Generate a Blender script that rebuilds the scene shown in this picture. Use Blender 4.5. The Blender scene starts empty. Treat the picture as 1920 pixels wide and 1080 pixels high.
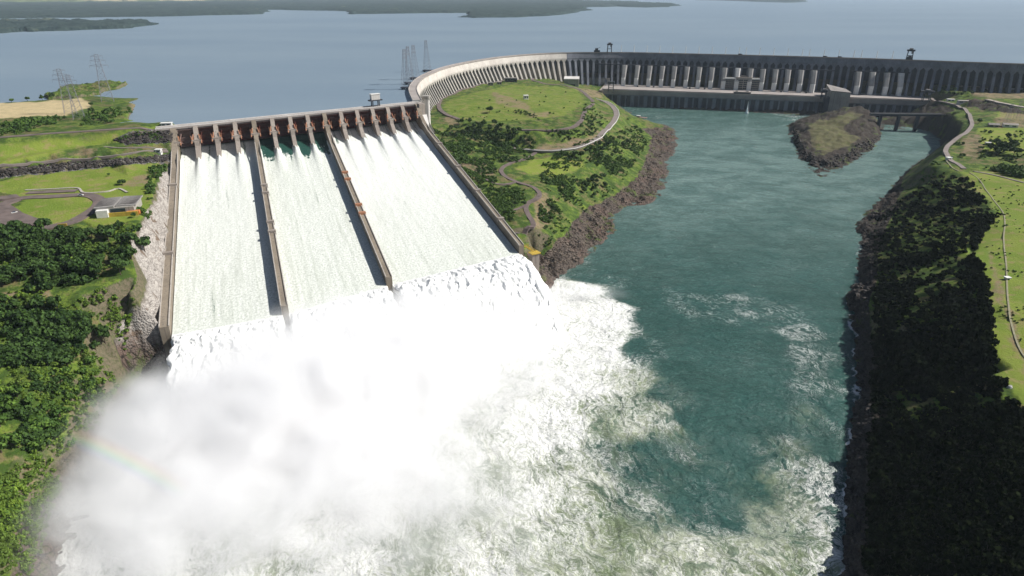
import bpy, bmesh, math, random
import numpy as np
from mathutils import Vector, Matrix
from mathutils.geometry import delaunay_2d_cdt

random.seed(7); rng = np.random.default_rng(7)
sc = bpy.context.scene
R = math.radians
# ------------------------------------------------------------------ camera
F_PX, HORIZ, CAM_H = 1200.0, -15.0, 270.0
PITCH = math.atan((540 - HORIZ) / F_PX)
cam = bpy.data.objects.new('camera', bpy.data.cameras.new('camera'))
sc.collection.objects.link(cam); sc.camera = cam
cam.location = (0, 0, CAM_H)
cam.rotation_euler = (math.pi / 2 - PITCH, 0, 0)
cam.data.sensor_width = 36.0; cam.data.lens = 36.0 * F_PX / 1920
cam.data.clip_start = 1.0; cam.data.clip_end = 120000
# ------------------------------------------------------------------ light
SUN_AZ, SUN_EL = 4.0, 42.0      # azimuth measured from +X towards +Y
w = bpy.data.worlds.new("World"); sc.world = w; w.use_nodes = True
nt = w.node_tree; nt.nodes.clear()
sky = nt.nodes.new('ShaderNodeTexSky'); sky.sky_type = 'NISHITA'; sky.sun_disc = False
sky.sun_elevation = R(SUN_EL); sky.sun_rotation = R(90 - SUN_AZ)
sky.air_density = 1.0; sky.dust_density = 1.2; sky.ozone_density = 1.5
bg = nt.nodes.new('ShaderNodeBackground'); bg.inputs[1].default_value = 0.05
wo = nt.nodes.new('ShaderNodeOutputWorld')
nt.links.new(sky.outputs[0], bg.inputs[0]); nt.links.new(bg.outputs[0], wo.inputs[0])
sl = bpy.data.lights.new('sun', 'SUN'); sl.energy = 5.0; sl.angle = R(0.5); sl.color = (1.0, 0.965, 0.9)
so = bpy.data.objects.new('sun', sl); sc.collection.objects.link(so)
sdir = Vector((math.cos(R(SUN_EL)) * math.cos(R(SUN_AZ)), math.cos(R(SUN_EL)) * math.sin(R(SUN_AZ)), math.sin(R(SUN_EL))))
so.rotation_euler = sdir.to_track_quat('Z', 'Y').to_euler(); so.location = (600, 400, 900)
sc.view_settings.view_transform = 'Standard'; sc.view_settings.look = 'None'
sc.view_settings.exposure = 0.42; sc.view_settings.gamma = 1.0
sc.cycles.use_denoising = True
sc.cycles.max_bounces = 10; sc.cycles.volume_bounces = 10; sc.cycles.transparent_max_bounces = 12
sc.cycles.volume_step_rate = 2.0; sc.cycles.volume_max_steps = 256

# ------------------------------------------------------------------ survey maths
CP, SP = math.cos(PITCH), math.sin(PITCH)
def ray(px, py):
    u = (px - 960) / F_PX; v = (540 - py) / F_PX
    return u, v * SP + CP, v * CP - SP
def at(px, py, z):
    "world point at height z seen at photo position (px, py)"
    x, y, dz = ray(px, py); t = (z - CAM_H) / dz
    return Vector((x * t, y * t, z))
def proj(x, y, z):
    d = y * CP - (z - CAM_H) * SP; v = y * SP + (z - CAM_H) * CP
    return 960 + F_PX * x / d, 540 - F_PX * v / d

# numpy lattice noise ------------------------------------------------
def _h(ix, iy, s):
    n = (ix.astype(np.int64) * 374761393 + iy.astype(np.int64) * 668265263 + s * 1442695041) & 0xffffffff
    n = ((n ^ (n >> 13)) * 1274126177) & 0xffffffff
    return ((n ^ (n >> 16)) & 0xffff) / 65535.0
def vnoise(x, y, s=0):
    x = np.asarray(x, float); y = np.asarray(y, float)
    ix = np.floor(x); iy = np.floor(y); fx = x - ix; fy = y - iy
    fx = fx * fx * (3 - 2 * fx); fy = fy * fy * (3 - 2 * fy)
    a = _h(ix, iy, s); b = _h(ix + 1, iy, s); c = _h(ix, iy + 1, s); d = _h(ix + 1, iy + 1, s)
    return (a + (b - a) * fx) * (1 - fy) + (c + (d - c) * fx) * fy - 0.5
def fbm(x, y, sc_, oc=4, s=0, gain=0.5):
    r = 0; a = 1; f = 1.0 / sc_
    for k in range(oc):
        r = r + a * vnoise(x * f + 17.3 * k, y * f - 9.1 * k, s + k); a *= gain; f *= 2.03
    return r
def smooth(a, b, x):
    t = np.clip((x - a) / (b - a), 0, 1); return t * t * (3 - 2 * t)
def inpoly(px, py, poly):
    r = np.zeros(np.shape(px), bool); n = len(poly)
    for i in range(n):
        x0, y0 = poly[i][:2]; x1, y1 = poly[(i + 1) % n][:2]
        if y0 == y1: continue
        c = ((y0 > py) != (y1 > py)) & (px < (x1 - x0) * (py - y0) / (y1 - y0) + x0)
        r ^= c
    return r

# ------------------------------------------------------------------ object helpers
def tag(o, label=None, cat=None, group=None, kind=None):
    if label: o['label'] = label
    if cat: o['category'] = cat
    if group: o['group'] = group
    if kind: o['kind'] = kind
    return o
def link(o, parent=None):
    sc.collection.objects.link(o)
    if parent is not None: o.parent = parent
    return o
def empty(name, loc=(0, 0, 0), label=None, cat=None, group=None, rz=0.0):
    o = bpy.data.objects.new(name, None); o.location = loc; o.rotation_euler = (0, 0, rz)
    link(o); return tag(o, label, cat, group)
def copy_tree(o, parent=None):
    c = o.copy(); sc.collection.objects.link(c)
    if parent is not None: c.parent = parent
    for ch in [k for k in ALLKIDS.get(o.name, [])]:
        copy_tree(ch, c)
    return c
ALLKIDS = {}
class MB:
    "collects polygons; build() links them as one mesh object"
    def __init__(s): s.v = []; s.f = []
    def add(s, vs, fs):
        n = len(s.v); s.v += [tuple(p) for p in vs]; s.f += [tuple(i + n for i in f) for f in fs]; return s
    def hexa(s, p):     # 8 points: bottom 4 then top 4 (ccw)
        return s.add(p, [(3, 2, 1, 0), (4, 5, 6, 7), (0, 1, 5, 4), (1, 2, 6, 5), (2, 3, 7, 6), (3, 0, 4, 7)])
    def box(s, x0, x1, y0, y1, z0, z1):
        return s.hexa([(x0, y0, z0), (x1, y0, z0), (x1, y1, z0), (x0, y1, z0), (x0, y0, z1), (x1, y0, z1), (x1, y1, z1), (x0, y1, z1)])
    def prism(s, poly, z0, z1):
        n = len(poly)
        zb = z0 if hasattr(z0, '__len__') else [z0] * n; zt = z1 if hasattr(z1, '__len__') else [z1] * n
        vs = [(p[0], p[1], zb[i]) for i, p in enumerate(poly)] + [(p[0], p[1], zt[i]) for i, p in enumerate(poly)]
        fs = [tuple(range(n))[::-1], tuple(range(n, 2 * n))] + [(i, (i + 1) % n, n + (i + 1) % n, n + i) for i in range(n)]
        return s.add(vs, fs)
    def bar(s, a, b, r, n=4, r2=None):
        a = Vector(a); b = Vector(b); d = (b - a)
        if d.length < 1e-6: return s
        q = d.to_track_quat('Z', 'Y'); r2 = r if r2 is None else r2
        vs = []
        for p, rr in ((a, r), (b, r2)):
            for k in range(n):
                t = 2 * math.pi * (k + .5) / n
                vs.append(p + q @ Vector((rr * math.cos(t), rr * math.sin(t), 0)))
        fs = [tuple(range(n))[::-1], tuple(range(n, 2 * n))] + [(i, (i + 1) % n, n + (i + 1) % n, n + i) for i in range(n)]
        return s.add(vs, fs)
    def sweep(s, prof, a, b, ea, eb, up=Vector((0, 0, 1))):
        "side profile [(d,z)] extruded between two lateral origins a,b with directions ea,eb"
        n = len(prof)
        vs = [a + ea * d + up * z for d, z in prof] + [b + eb * d + up * z for d, z in prof]
        fs = [tuple(range(n)), tuple(range(n, 2 * n))[::-1]] + [(i, n + i, n + (i + 1) % n, (i + 1) % n) for i in range(n)]
        return s.add(vs, fs)
    def build(s, name, mat, parent=None, smooth_=False, bevel=0):
        me = bpy.data.meshes.new(name); me.from_pydata(s.v, [], s.f)
        bm = bmesh.new(); bm.from_mesh(me); bmesh.ops.recalc_face_normals(bm, faces=bm.faces)
        bm.to_mesh(me); bm.free()
        if smooth_: me.polygons.foreach_set('use_smooth', [True] * len(me.polygons))
        me.materials.append(mat)
        o = bpy.data.objects.new(name, me); link(o, parent)
        if parent is not None: ALLKIDS.setdefault(parent.name, []).append(o)
        return o
def fastmesh(name, V, Q, mat, smooth_=True, parent=None, attrs=None):
    "V (n,3), Q (m,k) arrays"
    me = bpy.data.meshes.new(name); V = np.ascontiguousarray(V, np.float32); Q = np.ascontiguousarray(Q, np.int32)
    k = Q.shape[1]
    me.vertices.add(len(V)); me.vertices.foreach_set('co', V.ravel())
    me.loops.add(Q.size); me.loops.foreach_set('vertex_index', Q.ravel())
    me.polygons.add(len(Q)); me.polygons.foreach_set('loop_start', np.arange(0, Q.size, k, dtype=np.int32))
    try: me.polygons.foreach_set('loop_total', np.full(len(Q), k, np.int32))
    except Exception: pass
    me.polygons.foreach_set('use_smooth', np.full(len(Q), smooth_, bool))
    for nme, arr in (attrs or {}).items():
        a = me.attributes.new(nme, 'FLOAT', 'POINT'); a.data.foreach_set('value', np.ascontiguousarray(arr, np.float32).ravel())
    me.update(calc_edges=True); me.materials.append(mat)
    o = bpy.data.objects.new(name, me); link(o, parent)
    if parent is not None: ALLKIDS.setdefault(parent.name, []).append(o)
    return o

# ------------------------------------------------------------------ materials
class NT:
    def __init__(s, name):
        s.m = bpy.data.materials.new(name); s.m.use_nodes = True; s.t = s.m.node_tree
        s.t.nodes.clear(); s.out = s.t.nodes.new('ShaderNodeOutputMaterial')
        s.b = s.t.nodes.new('ShaderNodeBsdfPrincipled'); s.t.links.new(s.b.outputs[0], s.out.inputs[0])
        s.geo = s.t.nodes.new('ShaderNodeNewGeometry')
    def L(s, a, b): s.t.links.new(a, b)
    def node(s, typ, **kw):
        n = s.t.nodes.new(typ)
        for k, v in kw.items(): setattr(n, k, v)
        return n
    def vec(s, scale=(1, 1, 1), src=None, rot=(0, 0, 0)):
        n = s.node('ShaderNodeMapping'); n.inputs['Scale'].default_value = scale; n.inputs['Rotation'].default_value = rot
        s.L(src or s.geo.outputs['Position'], n.inputs[0]); return n.outputs[0]
    def noise(s, scale, detail=4, rough=.55, vec=None, dist=0.0):
        n = s.node('ShaderNodeTexNoise'); n.inputs['Scale'].default_value = scale; n.inputs['Detail'].default_value = detail
        n.inputs['Roughness'].default_value = rough; n.inputs['Distortion'].default_value = dist
        s.L(vec or s.geo.outputs['Position'], n.inputs['Vector']); return n.outputs[0]
    def voro(s, scale, vec=None, feature='F1', out=0):
        n = s.node('ShaderNodeTexVoronoi'); n.feature = feature; n.inputs['Scale'].default_value = scale
        s.L(vec or s.geo.outputs['Position'], n.inputs['Vector']); return n.outputs[out]
    def ramp(s, x, lo, hi, a=0.0, b=1.0):
        n = s.node('ShaderNodeMapRange'); n.interpolation_type = 'SMOOTHSTEP'
        for i, v in ((1, lo), (2, hi), (3, a), (4, b)): n.inputs[i].default_value = v
        s.L(x, n.inputs[0]); return n.outputs[0]
    def math(s, op, a, b=None, clamp=False):
        n = s.node('ShaderNodeMath', operation=op); n.use_clamp = clamp
        for i, q in enumerate((a, b)):
            if q is None: continue
            if isinstance(q, (int, float)): n.inputs[i].default_value = q
            else: s.L(q, n.inputs[i])
        return n.outputs[0]
    def mix(s, f, a, b):
        n = s.node('ShaderNodeMix', data_type='RGBA')
        for i, q in ((0, f), (6, a), (7, b)):
            if isinstance(q, (int, float)): n.inputs[i].default_value = q
            elif isinstance(q, tuple): n.inputs[i].default_value = q + (1,) if len(q) == 3 else q
            else: s.L(q, n.inputs[i])
        return n.outputs[2]
    def attr(s, name):
        n = s.node('ShaderNodeAttribute'); n.attribute_name = name; return n.outputs['Fac']
    def bump(s, h, strength=.5, dist=1.0, normal=None):
        n = s.node('ShaderNodeBump'); n.inputs['Strength'].default_value = strength; n.inputs['Distance'].default_value = dist
        s.L(h, n.inputs['Height'])
        if normal is not None: s.L(normal, n.inputs['Normal'])
        return n.outputs[0]
    def fin(s, col=None, rough=.8, normal=None, metal=0.0, spec=None):
        if col is not None:
            if isinstance(col, tuple): s.b.inputs['Base Color'].default_value = col + (1,)
            else: s.L(col, s.b.inputs['Base Color'])
        if isinstance(rough, (int, float)): s.b.inputs['Roughness'].default_value = rough
        else: s.L(rough, s.b.inputs['Roughness'])
        s.b.inputs['Metallic'].default_value = metal
        if spec is not None: s.b.inputs['Specular IOR Level'].default_value = spec
        if normal is not None: s.L(normal, s.b.inputs['Normal'])
        return s.m
def m_concrete(name, c1, c2, dark, streak=1.0):
    n = NT(name)
    big = n.noise(.035, 5, .6); st = n.noise(1.0, 4, .65, n.vec((.45, .45, .02)))
    fine = n.noise(.6, 4, .7)
    c = n.mix(n.ramp(big, .35, .65), c1, c2)
    c = n.mix(n.math('MULTIPLY', n.ramp(st, .5, .75), .75 * streak), c, dark)
    c = n.mix(n.math('MULTIPLY', n.ramp(fine, .5, .8), .5), c, tuple(x * .5 for x in c2))
    return n.fin(c, .9, n.bump(fine, .4, .4))
def m_plain(name, col, rough=.6, metal=0.0, var=.35, scale=.5):
    n = NT(name); k = n.noise(scale, 4, .6)
    c = n.mix(n.ramp(k, .3, .75), col, tuple(x * (1 - var) for x in col))
    return n.fin(c, rough, None, metal)
M = {}
M['concrete'] = m_concrete('concrete', (.30, .26, .225), (.23, .195, .17), (.10, .085, .075))
M['wall_concrete'] = m_concrete('wall_concrete', (.235, .195, .15), (.17, .14, .105), (.075, .06, .05), 1.2)
M['dam_concrete'] = m_concrete('dam_concrete', (.36, .335, .30), (.26, .245, .225), (.10, .095, .09))
M['main_shade_concrete'] = m_concrete('main_shade_concrete', (.19, .20, .235), (.12, .13, .16), (.06, .06, .07))  # shaded copy of the dam concrete: shade and sky tint put into colour
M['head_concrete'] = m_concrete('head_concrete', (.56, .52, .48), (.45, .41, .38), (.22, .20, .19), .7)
M['dam_dark_and_shade'] = m_concrete('dam_dark_and_shade', (.05, .055, .075), (.035, .04, .055), (.015, .016, .02))  # paints shade into recesses; also the colour of dark parts
M['deck'] = m_concrete('deck', (.33, .295, .275), (.26, .23, .215), (.2, .17, .16), .4)
M['pale_concrete'] = m_concrete('pale_concrete', (.62, .60, .58), (.50, .48, .46), (.3, .28, .27), .6)
M['gate_red'] = m_plain('gate_red', (.10, .018, .012), .55, 0, .55, .3)
M['gate_grey'] = m_plain('gate_grey', (.25, .16, .14), .6)
M['hoist'] = m_plain('hoist_orange', (.42, .19, .10), .5)
M['steel'] = m_plain('steel', (.30, .30, .31), .5, .4)
M['dark_steel'] = m_plain('dark_steel', (.035, .04, .055), .6)
M['galv'] = m_plain('galvanised', (.24, .24, .27), .6, .2)
M['white'] = m_plain('white_paint', (.74, .73, .70), .6, 0, .2)
M['roof'] = m_plain('roof_sheet', (.30, .285, .27), .7)
M['roof_grey'] = m_plain('roof_grey', (.24, .22, .21), .8, 0, .4, .25)
M['glass'] = m_plain('glass', (.03, .05, .075), .15, 0, .4, .2)
M['yellow'] = m_plain('yellow_paint', (.52, .36, .05), .6)
M['orange'] = m_plain('orange_paint', (.60, .22, .06), .6)
M['asphalt'] = m_plain('asphalt', (.145, .11, .10), .9, 0, .4, .12)
M['pave'] = m_plain('paving', (.36, .31, .27), .9, 0, .3, .15)
M['kerb'] = m_plain('kerb', (.42, .38, .34), .9)
M['path'] = m_plain('path', (.24, .225, .14), .95, 0, .3, .3)
M['shaft'] = m_concrete('shaft_concrete', (.34, .325, .31), (.25, .24, .235), (.14, .13, .13), .5)
M['rock'] = m_plain('boulder_rock', (.15, .118, .092), .9, 0, .65, .12)
M['dark_rock_shade'] = m_plain('shaded_dark_rock', (.045, .036, .032), .85, 0, .6, .3)  # right bank shade put into the boulder colour; shared with dark rubble
M['bark'] = m_plain('bark', (.09, .065, .045), .9)
M['road_brown'] = m_plain('road_brown', (.21, .175, .16), .9, 0, .25, .12)
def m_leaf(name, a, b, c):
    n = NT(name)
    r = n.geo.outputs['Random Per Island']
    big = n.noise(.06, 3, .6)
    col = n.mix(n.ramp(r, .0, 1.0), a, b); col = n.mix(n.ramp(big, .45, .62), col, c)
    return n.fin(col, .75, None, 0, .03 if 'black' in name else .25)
M['leaf_dark'] = m_leaf('leaf_dark', (.010, .030, .006), (.05, .10, .016), (.035, .07, .012))
M['leaf_black'] = m_leaf('leaf_black', (.003, .007, .002), (.012, .019, .005), (.005, .010, .003))  # leaf colour cut to near black, painting in the slope's shade
M['leaf_mid'] = m_leaf('leaf_mid', (.025, .065, .010), (.085, .15, .020), (.05, .10, .014))
M['leaf_bush'] = m_leaf('leaf_bush', (.045, .095, .012), (.15, .225, .025), (.075, .12, .018))
# ------------------------------------------------------------------ spillway survey
T0 = at(327, 239, 119); T1 = at(779, 194, 119)
LIP = [(0, at(312, 612, 44)), (4, at(533, 573, 44)), (8, at(729, 519, 44)), (14, at(976, 460, 44))]
def lipw(w):
    w = min(max(w, -0.5), 14.5)
    for (a, pa), (b, pb) in zip(LIP[:-1], LIP[1:]):
        if w <= b or b == 14:
            t = (w - a) / (b - a); return pa.lerp(pb, t) if 0 <= t <= 1 else pa + (pb - pa) * t
def topw(w): return T0 + (T1 - T0) * (w / 14.0)
def S(w, d, z=0.0):
    a = topw(w); b = lipw(w); L = math.hypot(b.x - a.x, b.y - a.y)
    p = a + (b - a) * (d / L); return Vector((p.x, p.y, z))
def Lw(w):
    a = topw(w); b = lipw(w); return math.hypot(b.x - a.x, b.y - a.y)
def zc(d, L):
    "water surface down the chute"
    return float(np.interp(d, [-10, 0, 8, 20, 45, L], [94, 94, 93, 89.5, 86, 36]))
def zwall(d, L):
    return float(np.interp(d, [-2, 4, 24, 44, 60, L], [119, 119, 108, 98, 93, 44]))
GAP = (T1 - T0).length / 14.0

# ------------------------------------------------------------------ terrain control points (photo x, photo y, height above river)
TP = []
def PL(*pts, step=22):
    W = [at(*p) for p in pts]
    for a, b in zip(W[:-1], W[1:]):
        n = max(1, int((b - a).length / step))
        for k in range(n): TP.append(a.lerp(b, k / n))
    TP.append(W[-1])
def WL(pts, step=22):
    for a, b in zip(pts[:-1], pts[1:]):
        n = max(1, int((b - a).length / step))
        for k in range(n): TP.append(a.lerp(b, k / n))
    TP.append(pts[-1])
# left: embankment dam with road on its crest, and the ground below it
PL((-420, 283, 119), (-60, 250, 119), (0, 246, 119), (120, 240, 118.5), (222, 235, 118), (236, 233, 113), (318, 225, 112))
PL((246, 192, 119), (248, 200, 119), (240, 215, 118.5), (234, 228, 118)); PL((150, 205, 120), (190, 215, 119), (120, 225, 119), (40, 215, 120))
PL((-420, 296, 120), (-60, 258, 120), (0, 253, 120), (120, 246, 120), (230, 239, 120), (322, 231, 120))
PL((-420, 307, 120), (-60, 267, 120), (0, 262, 120), (150, 251, 120), (250, 244, 120), (318, 241, 120))
PL((-420, 345, 106), (-60, 301, 106), (0, 298, 106), (160, 273, 108), (240, 268, 108), (318, 266, 108))
PL((0, 305, 107), (90, 285, 109), (150, 276, 110), (225, 290, 104))
PL((-420, 372, 102), (-60, 320, 102), (0, 316, 102), (120, 303, 102), (230, 296, 102), (316, 288, 102))
PL((-420, 390, 95), (-60, 336, 94), (0, 331, 94), (110, 320, 94), (240, 308, 94), (312, 301, 94))
PL((-420, 450, 93), (-60, 380, 93), (0, 360, 93), (150, 350, 93), (240, 330, 94), (300, 312, 94))
PL((305, 318, 93), (290, 350, 92), (284, 385, 91), (266, 412, 90), (250, 440, 87), (246, 480, 82), (258, 520, 74), (262, 560, 62), (240, 600, 50), (225, 640, 40), (232, 690, 26))
PL((0, 432, 91), (120, 436, 91), (210, 428, 90), (262, 412, 90))
PL((-420, 560, 86), (-60, 470, 88), (60, 480, 86), (150, 490, 84), (230, 490, 81))
PL((-420, 680, 78), (-60, 570, 78), (60, 560, 77), (150, 550, 76), (240, 545, 72))
PL((-60, 640, 66), (60, 640, 60), (140, 620, 58), (200, 620, 52))
PL((-60, 720, 58), (60, 700, 52), (130, 715, 44), (190, 700, 36))
PL((-420, 830, 58), (-60, 800, 50), (60, 790, 42), (130, 790, 32), (190, 780, 22))
PL((-420, 1000, 50), (-60, 900, 40), (20, 890, 33), (90, 880, 24), (140, 860, 18))
PL((-420, 1200, 46), (-60, 1060, 30), (10, 1040, 22), (60, 1010, 12))
PL((-420, 1400, 40), (-60, 1250, 24), (20, 1200, 10))
PL((330, 690, 0), (290, 720, 0), (262, 740, 0), (240, 790, 0), (215, 850, 0), (160, 930, 0), (120, 1000, 0), (95, 1080, 0), (70, 1250, 0), (20, 1500, 0))
PL((275, 660, 20), (262, 700, 14), (235, 740, 14), (205, 800, 12), (150, 880, 10), (100, 960, 9))
# ground against the outside of the left chute wall
l0 = []; 
for d in (0, 20, 45, 80, 140, 200, 260, 320, Lw(0) - 6):
    p = S(-.16, d); p.z = min(zwall(d, Lw(0)) - 4, 94 if d > 40 else 106); l0.append(p)
WL(l0)
for k in (.35, 2, 4, 6, 8, 10, 12, 13.7):
    WL([Vector(S(k, d, zc(d, Lw(k)) - 14)) for d in (-6, 20, 60, 120, 200, 280, Lw(k) - 12)] + [Vector(S(k, Lw(k) + 6, -10))])
# middle: wing dam foot, plateau, lower terrace
r0 = []
for d, z in ((0, 74), (20, 70), (60, 68), (110, 64), (170, 58), (230, 52), (290, 46), (340, 42), (Lw(14) - 4, 36)):
    p = S(14.22, d, z); r0.append(p)
WL(r0)
PL((808, 232, 69), (822, 245, 68), (850, 252, 66), (900, 256, 66))
PL((818, 182, 71), (860, 168, 71), (905, 157, 70), (950, 150, 68), (1000, 147, 62), (1060, 146, 52), (1110, 150, 44))
PL((822, 195, 71), (835, 215, 71), (862, 228, 71), (900, 233, 71), (955, 243, 70), (1010, 246, 69), (1060, 242, 67), (1088, 228, 66), (1104, 205, 64), (1106, 190, 62), (1090, 172, 60), (1060, 160, 62), (1005, 156, 66))
PL((880, 195, 73), (950, 180, 74), (1010, 195, 73), (1050, 210, 71))
PL((860, 262, 56), (900, 270, 52), (960, 276, 50), (1005, 283, 50), (1060, 283, 50), (1108, 268, 49), (1136, 246, 47), (1154, 222, 46), (1156, 207, 44), (1132, 190, 41), (1118, 182, 39))
PL((1005, 268, 56), (1060, 266, 56), (1098, 250, 57), (1118, 225, 56), (1122, 200, 52))
PL((830, 290, 62), (870, 300, 56), (930, 305, 50), (985, 300, 49))
PL((1010, 290, 48), (1070, 290, 46), (1110, 280, 45), (1145, 255, 42), (1168, 225, 38), (1168, 205, 32))
PL((870, 325, 54), (905, 332, 51), (940, 325, 49), (965, 340, 47), (1005, 355, 45), (1012, 365, 44), (990, 380, 44), (985, 395, 43), (998, 420, 42), (990, 437, 41), (968, 442, 41))
PL((1040, 330, 42), (1100, 310, 38), (1150, 290, 34), (1185, 262, 28), (1185, 235, 20))
PL((1030, 370, 38), (1060, 350, 36), (1110, 335, 28), (1160, 318, 22), (1200, 285, 18), (1205, 255, 15))
PL((1020, 400, 36), (1035, 440, 28), (1055, 420, 26), (1080, 385, 22), (1110, 368, 15), (1190, 345, 10), (1225, 300, 8), (1235, 260, 7))
PL((995, 462, 30), (1010, 480, 12), (1035, 490, 10), (1070, 470, 9), (1100, 440, 9), (1110, 405, 8), (1150, 380, 6), (1200, 360, 5))
SH_MID = [(1168, 203, 0), (1185, 218, 0), (1212, 232, 0), (1240, 234, 0), (1262, 240, 0), (1271, 262, 0), (1263, 290, 0), (1250, 302, 0), (1250, 335, 0), (1240, 365, 0), (1215, 382, 0), (1168, 389, 0), (1148, 400, 0), (1153, 430, 0), (1120, 465, 0), (1088, 492, 0), (1065, 512, 0), (1040, 522, 0), (1005, 512, 0), (996, 500, 0)]
PL(*SH_MID, step=12)
# river bed
PL((1230, 222, -6), (1300, 245, -8), (1290, 300, -9), (1290, 360, -9), (1230, 405, -8), (1190, 440, -8), (1120, 510, -8), (1050, 560, -10), (900, 600, -12))
PL((1420, 240, -9), (1440, 300, -10), (1450, 400, -10), (1420, 500, -10), (1400, 700, -10), (1350, 900, -10), (1200, 1080, -10), (1200, 1500, -10))
PL((450, 800, -10), (600, 900, -10), (400, 1080, -10), (500, 1500, -10))
PL((1650, 300, -7), (1700, 285, -8), (1700, 260, -8), (1630, 340, -8), (1570, 380, -8), (1570, 440, -8), (1560, 560, -8), (1565, 700, -8), (1550, 850, -8), (1540, 1000, -8), (1520, 1200, -8))
PL((1160, 206, -7), (1300, 213, -7), (1450, 221, -7)); PL((1160, 196, -7), (1450, 204, -7), (1700, 222, -7), (1745, 226, -7))
# rock island
PL((1478, 236, 0), (1484, 252, 0), (1494, 275, 0), (1502, 297, 0), (1530, 325, 0), (1545, 331, 0), (1590, 306, 0), (1636, 281, 0), (1650, 262, 0), (1652, 240, 0), (1646, 222, 0), (1622, 212, 0), (1560, 212, 0), (1500, 222, 0), (1478, 236, 0), step=10)
PL((1492, 234, 13), (1512, 222, 18), (1550, 220, 19), (1562, 210, 26), (1590, 202, 33), (1612, 200, 34), (1628, 206, 30), (1640, 222, 20), (1638, 245, 12), (1600, 276, 8), (1560, 296, 7), (1530, 300, 7), (1506, 272, 9), (1492, 250, 11), step=14)
PL((1530, 240, 18), (1560, 250, 18), (1590, 255, 16)); PL((1580, 225, 27), (1610, 222, 29)); PL((1575, 236, 19), (1608, 240, 20))
# right bank
SH_R = [(1728, 240, 0), (1756, 252, 0), (1768, 262, 0), (1766, 272, 0), (1748, 290, 0), (1728, 303, 0), (1700, 322, 0), (1668, 360, 0), (1640, 386, 0), (1612, 412, 0), (1606, 428, 0), (1618, 448, 0), (1614, 480, 0), (1608, 520, 0), (1586, 560, 0), (1594, 600, 0), (1603, 640, 0), (1606, 700, 0), (1600, 760, 0), (1592, 830, 0), (1584, 900, 0), (1588, 970, 0), (1576, 1080, 0), (1570, 1300, 0), (1560, 1500, 0)]
PL(*SH_R, step=9)
PL((1700, 214, 6), (1752, 218, 30), (1784, 218, 43), (1806, 232, 46), (1800, 252, 44), (1782, 270, 47), (1764, 290, 48), (1752, 300, 46))
PL((1800, 206, 48), (1818, 220, 50), (1822, 240, 51), (1808, 258, 51), (1782, 276, 51), (1778, 290, 51), (1795, 307, 51), (1815, 322, 51))
PL((1740, 312, 44), (1765, 318, 48), (1790, 322, 50), (1812, 332, 51))
PL((1722, 345, 24.0), (1760, 352, 40.0), (1790, 372, 44.2), (1810, 360, 48.1))
PL((1690, 385, 14.1), (1735, 405, 30.5), (1790, 410, 42.8), (1830, 430, 50.2), (1860, 402, 51.8), (1840, 370, 51.2))
PL((1650, 420, 10.2), (1700, 450, 24.8), (1760, 462, 41.5), (1808, 470, 50.9), (1840, 500, 54.1))
PL((1640, 480, 12.5), (1690, 520, 27.0), (1760, 530, 43.7), (1820, 530, 52.0), (1850, 560, 55.1))
PL((1612, 560, 8.3), (1650, 600, 20.8), (1720, 610, 37.4), (1790, 610, 48.9), (1848, 612, 56.2), (1860, 660, 56.2), (1862, 700, 57.2), (1880, 740, 58.2), (1920, 775, 59.3), (2000, 850, 60.3), (2150, 1000, 62.4))
PL((1630, 720, 8.1), (1680, 730, 19.5), (1750, 730, 30.8), (1820, 730, 39.8))
PL((1620, 860, 8.1), (1680, 880, 19.5), (1760, 890, 30.8), (1860, 880, 49.4), (2000, 950, 56.3))
PL((1620, 1000, 8.1), (1680, 1040, 17.9), (1780, 1060, 29.2), (1900, 1060, 47.4), (2050, 1100, 55.3))
PL((1620, 1200, 8.1), (1750, 1250, 24.3), (1900, 1300, 45.4), (2200, 1400, 57.3))
PL((1620, 1450, 8.1), (1800, 1500, 27.6), (2300, 1700, 57.3))
PL((1850, 340, 52.0), (1920, 350, 54.0), (2100, 380, 58.5), (2400, 420, 63.3)); PL((1880, 430, 54.4), (1920, 440, 56.6), (2150, 500, 62.4), (2500, 560, 64.5))
PL((1880, 560, 56.2), (1920, 600, 58.2), (2100, 680, 62.4), (2500, 800, 66.6)); PL((1900, 690, 58.2), (2000, 760, 60.3), (2300, 1000, 64.5))
PL((1840, 300, 52), (1880, 290, 53), (1920, 300, 54), (2100, 310, 58)); PL((1845, 270, 53), (1860, 245, 54), (1920, 250, 55), (2100, 260, 58))
PL((1835, 225, 52), (1860, 214, 53), (1920, 218, 54), (2200, 250, 60)); PL((1740, 186, 42), (1780, 194, 46), (1820, 200, 50), (1850, 210, 52))
PL((1815, 190, 58), (1850, 186, 63), (1920, 196, 63), (2000, 204, 63)); PL((1752, 178, 52), (1790, 170, 60), (1850, 178, 62), (1920, 186, 62), (2200, 216, 64))
PL((1740, 172, 50), (1760, 164, 57), (1840, 163, 60), (1920, 168, 60), (2200, 185, 62))
# beneath dam and powerhouse
PL((1120, 168, 30), (1400, 176, 30), (1740, 190, 30)); PL((1130, 150, 30), (1400, 158, 30), (1700, 170, 30))
PL((1124, 175, 36), (1128, 184, 34)); PL((1138, 180, -6), (1150, 190, -7))

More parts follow.
